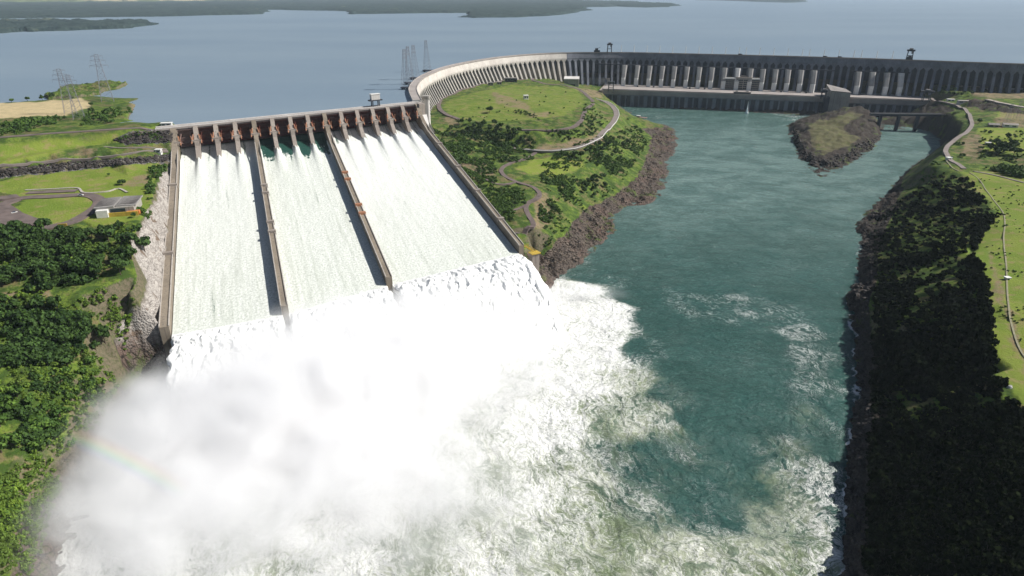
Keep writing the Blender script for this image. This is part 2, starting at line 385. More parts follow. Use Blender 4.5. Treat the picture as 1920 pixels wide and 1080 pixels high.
# wing + main dam axis (downstream edge of the crest road)
DAMPX = [(789, 187), (782, 173), (781, 163), (790, 150), (809.5, 138), (845.5, 125), (893, 114.8), (948, 106.8), (1010, 101.6), (1070, 99.2), (1130, 98.8), (1200, 99.2), (1300, 101.5), (1420, 104.3), (1540, 107.6), (1690, 112.3), (1820, 117.2), (1980, 122.5), (2250, 131)]
_ctl = [at(a, b, 120) for a, b in DAMPX]
def catmull(P, n=24):
    out = []
    for i in range(len(P) - 1):
        p0 = P[max(i - 1, 0)]; p1 = P[i]; p2 = P[i + 1]; p3 = P[min(i + 2, len(P) - 1)]
        for k in range(n):
            t = k / n
            out.append(.5 * ((2 * p1) + (p2 - p0) * t + (2 * p0 - 5 * p1 + 4 * p2 - p3) * t * t + (3 * p1 - p0 - 3 * p2 + p3) * t ** 3))
    out.append(P[-1]); return out
def resample(P, step):
    out = [P[0].copy()]; acc = 0.0
    for a, b in zip(P[:-1], P[1:]):
        L = (b - a).length
        while acc + L >= step:
            t = (step - acc) / L; a = a.lerp(b, t); out.append(a.copy()); L = (b - a).length; acc = 0
        acc += L
    return out
AX = resample(catmull(_ctl), 17.0)
def normals(P):
    N = []
    for i in range(len(P)):
        t = (P[min(i + 1, len(P) - 1)] - P[max(i - 1, 0)]); t.z = 0; t.normalize(); N.append(Vector((t.y, -t.x, 0)))
    return N          # towards the river
AN = normals(AX)
AXPX = [proj(p.x, p.y, p.z)[0] for p in AX]
def footz(px): return float(np.interp(px, [780, 830, 950, 1020, 1075, 1120, 1735, 1770, 1980], [70, 70, 67, 60, 44, 38, 38, 58, 60]))
for p, n_, x in zip(AX, AN, AXPX):
    f = footz(x)
    TP.append(Vector((p.x, p.y, f - 3)))
    q = p - n_ * 16; TP.append(Vector((q.x, q.y, 80)))
    q = p - n_ * 60; TP.append(Vector((q.x, q.y, 80)))
    o = 6 + .42 * (104 - f)
    if not (1120 < x < 1735) and x > 800:
        q = p + n_ * o; TP.append(Vector((q.x, q.y, f - 1)))
# reservoir bed behind everything
PL((-300, 90, 90), (300, 100, 90), (740, 120, 90)); PL((330, 222, 100), (500, 205, 100), (700, 186, 100), (765, 180, 100))
# land on the reservoir side of the embankment (left) 
PL((-420, 262, 119), (-60, 238, 119), (0, 235, 119), (120, 230, 119), (190, 226, 118.5), (228, 230, 118))
PL((-300, 215, 119), (0, 200, 120), (90, 192, 121), (165, 188, 120), (215, 190, 119), (245, 200, 117)); PL((-300, 200, 118), (-60, 199, 116), (0, 195, 116.2), (60, 191, 116.2), (120, 186, 116), (165, 181, 116), (215, 184, 116), (256, 184, 116))
PL((-300, 190, 110), (-60, 190, 111), (20, 186, 111), (90, 182, 111), (160, 177, 112), (215, 178, 112), (280, 180, 111), (275, 192, 110), (262, 205, 110), (248, 222, 110), (243, 236, 111))
for zz in (0,):
    WL([Vector((-1300, 140, 60)), Vector((-200, 120, -8)), Vector((200, 120, -8)), Vector((1400, 140, 60))], 60)
    WL([Vector((-3200, 2700, 90)), Vector((0, 2800, 90)), Vector((3300, 2600, 90))], 300)

# ---- triangulated survey -> fan grid
NU, NY = 1080, 820; UL, UR = -1.32, 1.32
U = np.linspace(UL, UR, NU); YR = np.geomspace(150, 2500, NY)
GX = U[None, :] * YR[:, None]; GY = np.repeat(YR[:, None], NU, 1)
P2 = np.array([(p.x, p.y, p.z) for p in TP])
key = np.round(P2[:, :2] / 2.0).astype(int); _, ui = np.unique(key, axis=0, return_index=True); P2 = P2[np.sort(ui)]
dv, de, df, ov, oe, of = delaunay_2d_cdt([Vector((p[0], p[1])) for p in P2], [], [], 0, 1e-4)
ZV = np.array([P2[o[0]][2] if len(o) else -10 for o in ov]); DV = np.array([(v.x, v.y) for v in dv])
GZ = np.full(GX.shape, -12.0)
lnr = math.log(YR[1] / YR[0])
for f in df:
    for k in range(1, len(f) - 1):
        i, j, l = f[0], f[k], f[k + 1]
        A, B, C_ = DV[i], DV[j], DV[l]
        y0 = max(min(A[1], B[1], C_[1]), 150.001); y1 = max(A[1], B[1], C_[1])
        if y1 <= 150: continue
        r0_ = max(0, int(math.log(y0 / 150) / lnr) - 1); r1_ = min(NY, int(math.log(y1 / 150) / lnr) + 3)
        us = [A[0] / max(A[1], 150), B[0] / max(B[1], 150), C_[0] / max(C_[1], 150)]
        if min(A[1], B[1], C_[1]) < 150: us += [UL, UR]
        c0 = max(0, int((min(us) - UL) / (UR - UL) * (NU - 1)) - 1); c1 = min(NU, int((max(us) - UL) / (UR - UL) * (NU - 1)) + 3)
        if c1 <= c0 or r1_ <= r0_: continue
        X = GX[r0_:r1_, c0:c1]; Y = GY[r0_:r1_, c0:c1]
        det = (B[1] - C_[1]) * (A[0] - C_[0]) + (C_[0] - B[0]) * (A[1] - C_[1])
        if abs(det) < 1e-9: continue
        a = ((B[1] - C_[1]) * (X - C_[0]) + (C_[0] - B[0]) * (Y - C_[1])) / det
        b = ((C_[1] - A[1]) * (X - C_[0]) + (A[0] - C_[0]) * (Y - C_[1])) / det
        c = 1 - a - b; m = (a > -1e-6) & (b > -1e-6) & (c > -1e-6)
        Zs = GZ[r0_:r1_, c0:c1]; Zs[m] = (a * ZV[i] + b * ZV[j] + c * ZV[l])[m]
# soften triangle creases a little
for _ in range(2):
    Z2 = GZ.copy(); Z2[1:-1, 1:-1] = (GZ[1:-1, 1:-1] * 4 + GZ[:-2, 1:-1] + GZ[2:, 1:-1] + GZ[1:-1, :-2] + GZ[1:-1, 2:]) / 8; GZ = Z2
GPX, GPY = proj(GX, GY, GZ)
# ---- surface kinds
wx = fbm(GX, GY, 22, 4, 11) * 14 * (600 / np.maximum(GY, 300)); wy = fbm(GX, GY, 22, 4, 23) * 10 * (500 / np.maximum(GY, 300))
QX = GPX + wx; QY = GPY + wy
rock = np.zeros_like(GZ); pale = np.zeros_like(GZ); dry = np.zeros_like(GZ); soil = np.zeros_like(GZ); lawn = np.zeros_like(GZ); rubble = np.zeros_like(GZ); dark_rock_shade = ((GPX > 1460) & (GPY > 190)).astype(float); SHADE_COVE = [(1640, 205), (1760, 186), (1800, 214), (1824, 238), (1808, 256), (1770, 268), (1700, 240)]  # right-side mask paints bank and island shade into the rock colour
PALE = [(330, 300), (305, 318), (293, 350), (287, 385), (270, 412), (248, 450), (248, 480), (268, 520), (272, 555), (240, 600), (212, 650), (232, 700), (262, 745), (330, 700), (312, 610), (320, 420)]
m = inpoly(QX, QY, PALE) & (GPX < 334); rock[m] = 1; pale[m & (GPY < 640)] = 1
ROCKMID = SH_MID[3:] + [(990, 470), (1020, 478), (1050, 448), (1075, 418), (1105, 388), (1150, 368), (1190, 338), (1215, 290), (1222, 258), (1200, 240)]
m = inpoly(QX, QY, [(a[0] + (8 if i < 16 else 0), a[1] + 3 if i < 16 else a[1]) for i, a in enumerate(ROCKMID)]); rock[m] = 1
m = (GPX > 1470) & (GPX < 1660) & (GPY > 195) & (GPY < 345) & (GZ > -6); rock[m] = 1
lawn[inpoly(QX, QY, [(1515, 238), (1560, 222), (1580, 250), (1600, 270), (1560, 280), (1530, 275)])] = .35
rock[(GPX > 1560) & (GPX < 1720 + (GPY - 600) * .0) & (GZ < 14) & (GPY > 340)] = 1
rock[(GZ < 16) & (GPX < 330)] = 1
rock[(GZ < 7)] = 1; rock[inpoly(GPX, GPY, SHADE_COVE) & (GZ < 41)] = 1  # cove slope set to rock so the painted shade tone covers it
m = inpoly(QX, QY, [(80, 880), (120, 845), (250, 700), (320, 640), (320, 760), (200, 900), (110, 1090), (40, 1090), (70, 960)]); rock[m] = np.maximum(rock[m], .6)
rock[inpoly(QX, QY, [(1512, 236), (1535, 222), (1565, 220), (1600, 206), (1622, 214), (1600, 226), (1585, 240), (1612, 262), (1590, 276), (1545, 292), (1520, 275)])] = .54
rubble[inpoly(GPX, GPY, [(-500, 378), (0, 318), (120, 305), (230, 298), (330, 288), (330, 302), (240, 309), (110, 322), (0, 333), (-500, 396)])] = 1
dry[(GPX > 1470) & (GPX < 1660) & (GPY > 195) & (GPY < 345)] = .3; rock[inpoly(QX, QY, [(1812, 186), (1850, 189), (1930, 207), (1930, 217), (1860, 208), (1815, 200)])] = 1; soil[inpoly(QX, QY, [(1830, 160), (1930, 166), (1930, 184), (1850, 184), (1820, 178)])] = .8
rubble[inpoly(QX, QY, [(215, 262), (250, 247), (330, 243), (330, 270), (235, 272)])] = 1
dry[inpoly(QX, QY, [(-500, 225), (-500, 195), (0, 193), (90, 190), (150, 184), (170, 192), (165, 205), (110, 216), (0, 221)])] = 1
for poly in ([(238, 345), (262, 330), (288, 318), (296, 325), (276, 345), (245, 350)], [(120, 288), (160, 280), (190, 283), (160, 296)], [(1140, 262), (1110, 275), (1062, 282), (1010, 281), (1010, 272), (1090, 262), (1120, 240)],
             [(985, 215), (1030, 208), (1035, 216), (1000, 222)], [(828, 222), (850, 215), (862, 232), (845, 240)], [(240, 195), (262, 186), (255, 205), (240, 210)], [(0, 545), (100, 540), (100, 552), (0, 556)],
             [(1075, 165), (1125, 170), (1128, 184), (1110, 184)], [(60, 870), (25, 850), (10, 915), (0, 930), (0, 1080), (60, 1080)], [(1880, 205), (1950, 205), (1950, 235), (1860, 240)], [(1810, 290), (1800, 265), (1830, 250), (1845, 275), (1830, 300)],
             [(925, 172), (985, 190), (1000, 212), (980, 205), (930, 195)], [(870, 330), (850, 305), (900, 300), (930, 330), (900, 345)], [(1000, 365), (1030, 360), (1040, 400), (1010, 440), (1000, 410)], [(1850, 450), (1930, 700), (1930, 720), (1870, 560)]):
    soil[inpoly(QX, QY, poly)] = .75
for poly in ([(18, 385), (60, 372), (150, 370), (185, 378), (170, 395), (120, 424), (70, 424)], [(-500, 320), (0, 270), (250, 246), (200, 270), (160, 275), (0, 310), (-500, 340)], [(-500, 450), (-60, 345), (0, 336), (110, 322), (300, 306), (285, 345), (280, 410), (180, 425), (0, 360)],
             [(830, 195), (880, 175), (960, 160), (1080, 165), (1100, 190), (1060, 215), (1000, 225), (860, 226), (840, 210)], [(1800, 320), (1980, 330), (2400, 500), (2300, 1000), (1920, 775), (1870, 700), (1860, 600), (1830, 500), (1830, 430), (1870, 400)],
             [(1830, 240), (1950, 238), (1950, 290), (1850, 285)], [(1870, 210), (1950, 210), (1950, 225), (1870, 222)], [(1000, 300), (1060, 290), (1100, 310), (1050, 330), (990, 325), (970, 315)], [(1810, 440), (1790, 470), (1840, 520), (1850, 540)]):
    lawn[inpoly(QX, QY, poly)] = 1
lawn[(GPX > 820) & (GPX < 1115) & (GPY > 150) & (GPY < 232)] *= .62
for a in (rock, pale, dry, soil, lawn, rubble):
    a[1:-1, 1:-1] = (a[1:-1, 1:-1] * 2 + a[:-2, 1:-1] + a[2:, 1:-1] + a[1:-1, :-2] + a[1:-1, 2:]) / 6
# ---- relief
rid = np.abs(fbm(GX + 5, GY, 16, 5, 31, .55)) ; crag = (fbm(GX, GY, 9, 4, 37, .6))
land = smooth(-3, 3, GZ)
near_ch = (GPX > 300) & (GPX < 1000) & (GPY > 200) & (GPY < 640)
GZ0 = GZ.copy()
amp = land * (1 - .8 * smooth(111, 114, GZ0)) * (1 - .85 * lawn) * (1 - .9 * dry)
GZ = GZ + amp * (fbm(GX, GY, 40, 4, 3) * 4.0 + fbm(GX, GY, 9, 3, 5) * 1.6)
GZ = GZ + rock * smooth(-1, 4, GZ0) * ((.25 - rid) * 10 * (1 - .55 * pale) + crag * 4.5 * (1 - .6 * pale))
GZ = GZ + rock * smooth(-6, 1, GZ0) * (1 - smooth(2, 8, GZ0)) * (fbm(GX, GY, 7, 3, 61, .6)) * 3.5
GZ = GZ + rubble * fbm(GX, GY, 7, 3, 41, .6) * 5
def hz(x, y):
    x = np.asarray(x, float); y = np.maximum(np.asarray(y, float), 150.01)
    r = np.clip(np.log(y / 150) / lnr, 0, NY - 1.001); c = np.clip((x / y - UL) / (UR - UL) * (NU - 1), 0, NU - 1.001)
    i = r.astype(int); j = c.astype(int); a = r - i; b = c - j
    return (GZ[i, j] * (1 - a) * (1 - b) + GZ[i + 1, j] * a * (1 - b) + GZ[i, j + 1] * (1 - a) * b + GZ[i + 1, j + 1] * a * b)
def ground(px, py, zmin=-3.0):
    "where the sight line through photo points meets the ground"
    px = np.atleast_1d(np.asarray(px, float)); py = np.atleast_1d(np.asarray(py, float))
    dx, dy, dz = ray(px, py); lo = (CAM_H - 128) / -dz; hi = (CAM_H - zmin) / -dz
    best = hi.copy(); done = np.zeros(len(px), bool); N = 160
    for k in range(N + 1):
        t = lo + (hi - lo) * k / N
        below = (hz(dx * t, dy * t) >= CAM_H + dz * t) & ~done
        best[below] = t[below]; done |= below
    a = best - (hi - lo) / N; b = best.copy()
    for _ in range(10):
        mth = (a + b) / 2; bel = hz(dx * mth, dy * mth) >= CAM_H + dz * mth
        b = np.where(bel, mth, b); a = np.where(bel, a, mth)
    X = dx * b; Y = dy * b
    return np.stack([X, Y, hz(X, Y)], 1)
def gpt(px, py): return Vector(ground(px, py)[0])
def grid_faces(nr, nc, keep=None):
    i = np.arange(nr - 1)[:, None] * nc + np.arange(nc - 1)[None, :]
    q = np.stack([i, i + 1, i + nc + 1, i + nc], -1)
    if keep is not None: q = q[keep]
    return q.reshape(-1, 4)
def compact(V, Q, attrs):
    used = np.unique(Q); mp = np.full(len(V), -1); mp[used] = np.arange(len(used))
    return V[used], mp[Q], {k: v.ravel()[used] for k, v in attrs.items()}

# ---------------------------------------------------------------- terrain
n = NT('ground')
rockA, paleA, dryA, soilA, lawnA, rubA = [n.attr(k) for k in ('rock', 'pale', 'dry', 'soil', 'lawn', 'rubble')]
nb = n.noise(.02, 6, .62); nm = n.noise(.09, 5, .65); nf = n.noise(.5, 5, .7)
wild = n.mix(n.ramp(nm, .42, .62), (.042, .08, .014), (.14, .20, .028)); wild = n.mix(n.ramp(n.noise(.045, 6, .7), .5, .62), wild, (.15, .125, .06))
wild = n.mix(n.ramp(nf, .48, .66), wild, (.05, .07, .018))
lawnc = n.mix(n.ramp(nb, .4, .62), (.18, .225, .036), (.13, .19, .024)); lawnc = n.mix(n.math('MULTIPLY', n.ramp(nm, .5, .64), .7), lawnc, (.25, .20, .09)); lawnc = n.mix(n.math('MULTIPLY', n.ramp(nf, .55, .75), .4), lawnc, (.09, .11, .025))
c = n.mix(lawnA, wild, lawnc)
dryc = n.mix(n.ramp(nm, .35, .65), (.50, .40, .23), (.40, .33, .19)); c = n.mix(dryA, c, dryc)
soilc = n.mix(n.ramp(nf, .35, .65), (.26, .155, .10), (.20, .17, .12)); c = n.mix(n.math('MULTIPLY', soilA, n.ramp(nm, .3, .55)), c, soilc)
bas = n.attr('dark_rock_shade'); vr = n.voro(.22, n.vec((1, 1, .6)), 'DISTANCE_TO_EDGE'); vb = n.voro(.75)
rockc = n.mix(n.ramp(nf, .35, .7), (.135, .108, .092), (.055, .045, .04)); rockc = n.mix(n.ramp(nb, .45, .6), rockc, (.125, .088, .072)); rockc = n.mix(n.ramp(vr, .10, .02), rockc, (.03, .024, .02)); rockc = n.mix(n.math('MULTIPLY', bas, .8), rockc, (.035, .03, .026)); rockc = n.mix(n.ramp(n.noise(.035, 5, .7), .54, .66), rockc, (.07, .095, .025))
st = n.noise(.5, 5, .7, n.vec((.35, .35, .9)), 1.5)
palec = n.mix(n.ramp(st, .35, .65), (.46, .425, .39), (.20, .18, .165)); palec = n.mix(n.ramp(nm, .56, .66), palec, (.16, .12, .09))
rockc = n.mix(paleA, rockc, palec)
rubc = n.mix(n.ramp(vb, .2, .7), (.21, .195, .19), (.04, .04, .045))
c = n.mix(n.ramp(rockA, .3, .7), c, rockc); c = n.mix(n.ramp(rubA, .3, .6), c, rubc)
# steep ground shows earth and rock instead of grass
sepn = n.node('ShaderNodeSeparateXYZ'); n.L(n.geo.outputs['True Normal'], sepn.inputs[0])
steep = n.ramp(n.math('ADD', sepn.outputs[2], n.math('MULTIPLY', nm, .25)), .84, .70)
c = n.mix(n.math('MULTIPLY', steep, n.math('SUBTRACT', 1.0, rockA)), c, n.mix(n.ramp(nf, .4, .7), (.15, .125, .085), (.06, .07, .03)))
hgt = n.math('ADD', n.math('MULTIPLY', nf, 1.2), n.math('MULTIPLY', n.math('MULTIPLY', vb, rockA), -1.0))
MAT_GROUND = n.fin(c, .95, n.bump(hgt, .75, 1.4), 0, .15)
keep = ~((GZ[:-1, :-1] < -6) & (GZ[1:, 1:] < -6) & (GZ[:-1, 1:] < -6) & (GZ[1:, :-1] < -6))
V = np.stack([GX, GY, GZ], -1).reshape(-1, 3)
V_, Q_, A_ = compact(V, grid_faces(NY, NU, keep), dict(rock=rock, pale=pale, dry=dry, soil=soil, lawn=lawn, rubble=rubble, dark_rock_shade=dark_rock_shade))
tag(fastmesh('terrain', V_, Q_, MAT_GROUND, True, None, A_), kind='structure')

# ---------------------------------------------------------------- river
WP = [  # photo x, y, foam, milk
 (330, 640, 1, 1), (0, 1080, .9, .6), (-300, 1080, .9, .6), (-200, 800, 1, .6), (0, 1500, .8, .8), (600, 1080, .7, 1), (700, 900, .8, 1), (760, 700, 1, 1), (950, 600, 1, 1), (1080, 540, 1, 1), (1120, 600, 1, 1), (1000, 480, .8, .8),
 (960, 1000, .58, 1), (850, 1060, .6, 1), (980, 900, .62, 1), (1040, 800, .8, 1), (1100, 720, .85, 1), (1120, 660, .95, 1), (1100, 900, .5, .9), (1120, 1000, .5, .95), (1100, 1080, .55, .95), (800, 1500, .7, 1),
 (1150, 575, .9, .7), (1185, 560, .15, .1), (1155, 640, .8, .8), (1190, 650, .22, .1), (1195, 720, .6, .9), (1240, 735, .34, .3), (1225, 770, .54, .8), (1260, 800, .5, .7), (1290, 790, .2, .15), (1180, 800, .5, .85),
 (1225, 850, .26, .25), (1200, 880, .3, .3), (1170, 860, .42, .5), (1270, 880, .28, .35), (1300, 860, .42, .4), (1340, 870, .38, .3), (1320, 920, .42, .15), (1280, 950, .34, .3), (1360, 960, .36, .25), (1230, 960, .48, .6), (1200, 1020, .5, .9),
 (1300, 1040, .5, .9), (1300, 1080, .52, .95), (1380, 1040, .52, .85), (1400, 1080, .55, .95), (1480, 1050, .52, .9), (1550, 1060, .6, .7), (1500, 1500, .6, .9), (1100, 1500, .6, 1),
 (1430, 970, .36, .7), (1400, 920, .32, .35), (1460, 900, .4, .65), (1500, 950, .46, .75), (1530, 990, .5, .7), (1440, 850, .38, .4), (1490, 850, .44, .55), (1545, 880, .48, .5), (1560, 930, .56, .3), (1555, 800, .42, .25), (1520, 780, .42, .5), (1540, 720, .42, .3), (1515, 660, .46, .15), (1490, 625, .46, .1), (1460, 595, .34, .05),
 (1430, 580, .36, 0), (1400, 640, .12, 0), (1400, 720, .16, 0), (1350, 780, .2, .02), (1380, 850, .28, .1), (1300, 700, .12, 0), (1280, 640, .16, 0), (1310, 578, .40, 0), (1355, 578, .40, 0), (1240, 600, .16, 0), (1450, 740, .26, .1), (1440, 640, .22, 0), (1440, 790, .3, .15),
 (1590, 700, .3, .0), (1590, 620, .14, 0), (1588, 780, .2, .0), (1575, 850, .14, .0), (1578, 980, .4, .1), (1200, 500, .06, 0), (1300, 500, .08, 0), (1400, 500, .06, 0), (1500, 540, .08, 0), (1600, 500, .04, 0), (1100, 520, .3, .2), (1250, 440, .04, 0), (1400, 370, .2, 0), (1400, 400, .05, 0), (1500, 400, .03, 0), (1280, 330, .03, 0), (1560, 350, .03, 0),
 (1180, 203, .30, .1), (1260, 214, .30, .1), (1400, 216, .16, 0), (1490, 218, .4, .2), (1300, 250, .08, 0), (1420, 270, .06, 0), (1700, 240, .2, .1), (1680, 280, .05, 0), (1160, 150, 0, 0), (1800, 180, 0, 0), (2200, 600, 0, 0), (2200, 1500, 0, 0), (1650, 400, .05, 0), (1640, 800, .3, 0)]
wv = [at(a, b, 0) for a, b, _, _ in WP]; WPv = np.array([(p.x, p.y) for p in wv])
def idw(X, Y, vals, pts, p=3.0):
    num = np.zeros_like(X); den = np.zeros_like(X); sY = 1.0 / 60
    for (x, y), v in zip(pts, vals):
        d2 = ((X - x) ** 2 + (Y - y) ** 2) / np.maximum(y, 200) ** 2 + 2e-5
        w_ = d2 ** (-p / 2 * 1.25); num += w_ * v; den += w_
    return num / den
NW, NWY = 1200, 900
u2 = np.linspace(-1.25, 1.15, NW); y2 = np.geomspace(175, 1900, NWY)
WX = u2[None, :] * y2[:, None]; WY = np.repeat(y2[:, None], NW, 1)
tz = hz(WX, WY)
foam = np.clip(idw(WX, WY, [q[2] for q in WP], WPv) , 0, 1); milk = np.clip(idw(WX, WY, [q[3] for q in WP], WPv), 0, 1)
foam = np.clip(foam + fbm(WX, WY, 45, 4, 71) * .18 * smooth(.1, .4, foam), 0, 1)
shore = smooth(-2.6, -.2, tz) * (WY < 760) * (WX > 150); foam = np.maximum(foam, shore * (.45 + .5 * smooth(700, 420, WY)) * smooth(-.15, .2, vnoise(WX / 6, WY / 9, 5)))
qx = WX + fbm(WX, WY, 30, 3, 81) * 22; qy = WY + fbm(WX, WY, 30, 3, 83) * 22
ec = at(1340, 790, 0); er_ = np.hypot(WX - ec.x, (WY - ec.y) * .8); et_ = np.arctan2((WY - ec.y) * .8, WX - ec.x)
edr = er_
rough_ = .10 + 1.0 * smooth(.05, .5, foam)
wave = (fbm(qx * .6, qy * 1.5, 14, 4, 91, .6) * 1.3 + (.3 - np.abs(fbm(qx, qy, 10, 4, 95, .6))) * 1.1 * foam) * rough_
WZ = wave + foam * .3
kw = (tz[:-1, :-1] < 3) | (tz[1:, 1:] < 3)
n = NT('river_water'); fo = n.attr('foam'); mk = n.attr('milk')
wob = n.noise(.035, 3, .6); vv = n.node('ShaderNodeVectorMath', operation='MULTIPLY_ADD'); cn = n.node('ShaderNodeTexNoise'); cn.inputs['Scale'].default_value = .05; cn.inputs['Detail'].default_value = 3
n.L(n.geo.outputs['Position'], cn.inputs['Vector']); n.L(cn.outputs['Color'], vv.inputs[0]); vv.inputs[1].default_value = (34, 34, 34); n.L(n.geo.outputs['Position'], vv.inputs[2])
wp = vv.outputs[0]
pc = n.node('ShaderNodeCombineXYZ'); n.L(n.attr('eddy_r'), pc.inputs[0]); n.L(n.attr('eddy_x'), pc.inputs[1]); n.L(n.attr('eddy_y'), pc.inputs[2])
pw = n.node('ShaderNodeVectorMath', operation='MULTIPLY_ADD'); n.L(cn.outputs['Color'], pw.inputs[0]); pw.inputs[1].default_value = (30, 30, 30); n.L(pc.outputs[0], pw.inputs[2])
s1 = n.noise(.17, 7, .66, n.vec((1, .55, .55), pw.outputs[0])); s2 = n.noise(.62, 6, .7, n.vec((1.2, .55, .55), pw.outputs[0]))
r1 = n.math('ABSOLUTE', n.math('SUBTRACT', s1, .5)); r2 = n.math('ABSOLUTE', n.math('SUBTRACT', s2, .5))
ridge = n.math('SUBTRACT', 1.0, n.math('MULTIPLY', n.math('ADD', n.math('MULTIPLY', r1, 3.2), n.math('MULTIPLY', r2, 3.8)), 1.0))   # thin bright lines near 1
patch = n.noise(.028, 5, .65)
lvl = n.math('ADD', n.math('MULTIPLY', n.math('POWER', fo, 1.5), 1.5), n.math('MULTIPLY', n.math('SUBTRACT', patch, .5), 1.0))
cov = n.ramp(n.math('ADD', ridge, lvl), 1.08, 1.78)
fineline = n.ramp(n.math('ADD', n.math('MULTIPLY', s2, 1.0), n.math('MULTIPLY', fo, .30)), .80, .98)
cov = n.math('MAXIMUM', cov, n.math('MULTIPLY', fineline, n.ramp(fo, .1, .5)), True)
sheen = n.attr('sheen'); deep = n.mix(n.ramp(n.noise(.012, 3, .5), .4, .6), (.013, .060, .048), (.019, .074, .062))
deep = n.mix(n.math('MULTIPLY', sheen, n.ramp(n.noise(.022, 6, .7, n.vec((.8, 1.3, 1), wp)), .36, .66, .45, 1.0)), deep, (.16, .245, .225))  # pale tone paints the upstream sky sheen into the water colour
mlk = n.mix(n.ramp(patch, .35, .65), (.17, .215, .12), (.44, .465, .35))
wc = n.mix(n.math('MULTIPLY', n.ramp(mk, .1, 1.0), n.ramp(n.math('ADD', s1, n.math('MULTIPLY', mk, .45)), .50, .98)), deep, mlk)
white = n.mix(n.ramp(n.math('ADD', n.math('MULTIPLY', n.noise(.06, 4, .6), .6), n.math('MULTIPLY', r2, 2.2)), .36, .75), (.80, .80, .78), (.46, .50, .42)); 
wcol = n.mix(cov, wc, white)
h1 = n.noise(.22, 6, .65, n.vec((.55, 1.5, 1), wp)); h2 = n.noise(1.1, 4, .65, n.vec((.6, 1.5, 1)))
nrm = n.bump(h2, .7, .6, n.bump(h1, 1.0, 2.2, n.bump(n.noise(.09, 4, .6, n.vec((1, .45, .45), pw.outputs[0])), .8, 5.0))); nrm = n.bump(n.math('ADD', ridge, cov), .12, .4, nrm)
rr = n.math('ADD', .16, n.math('MULTIPLY', cov, .7), True)
MAT_RIVER = n.fin(wcol, rr, nrm, 0, .5); n.b.inputs['IOR'].default_value = 1.33
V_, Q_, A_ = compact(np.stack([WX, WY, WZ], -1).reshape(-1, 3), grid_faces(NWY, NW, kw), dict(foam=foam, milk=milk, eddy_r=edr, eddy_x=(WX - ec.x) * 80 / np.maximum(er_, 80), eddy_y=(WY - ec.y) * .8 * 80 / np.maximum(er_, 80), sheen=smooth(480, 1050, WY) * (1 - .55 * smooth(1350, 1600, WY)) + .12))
tag(fastmesh('river_water', V_, Q_, MAT_RIVER, True, None, A_), kind='structure')

# ---------------------------------------------------------------- reservoir
n = NT('lake_water')
cd = n.node('ShaderNodeCameraData')
lk = n.mix(n.ramp(n.noise(.0012, 4, .6, n.vec((.5, 1.6, 1))), .4, .62), (.165, .22, .275), (.19, .245, .295))
b1 = n.noise(.045, 5, .6, n.vec((.5, 1.2, 1))); b2 = n.noise(.010, 4, .6, n.vec((.4, 1.4, 1)))
MAT_LAKE = n.fin(lk, .42, n.bump(b2, .15, 4.0, n.bump(b1, .5, 1.6)), 0, .5); n.b.inputs['IOR'].default_value = 1.33
edge = [Vector((-60000, 300, 0)), at(-420, 292, 119), at(-60, 254, 119), at(0, 250, 119), at(120, 243, 119), at(230, 236, 119), at(320, 229, 119)]
edge += [Vector(S(k, -9)) for k in (-.6, 4, 8, 14.3)]
edge += [p - n_ * 8 for p, n_ in list(zip(AX, AN))[2::3]] + [AX[-1] - AN[-1] * 8]
edge += [Vector((60000, 1200, 0)), Vector((60000, 90000, 0)), Vector((-60000, 90000, 0))]
from mathutils.geometry import tessellate_polygon
edge = [Vector((p.x, p.y, 0)) for p in edge]
me = bpy.data.meshes.new('reservoir_water'); bm = bmesh.new(); vs = [bm.verts.new((p.x, p.y, 115)) for p in edge]
for t in tessellate_polygon([edge]):
    try: bm.faces.new([vs[i] for i in t])
    except ValueError: pass
for f in bm.faces:
    f.normal_update()
    if f.normal.z < 0: f.normal_flip()
bm.to_mesh(me); bm.free(); me.materials.append(MAT_LAKE)
tag(link(bpy.data.objects.new('reservoir_water', me)), kind='structure')

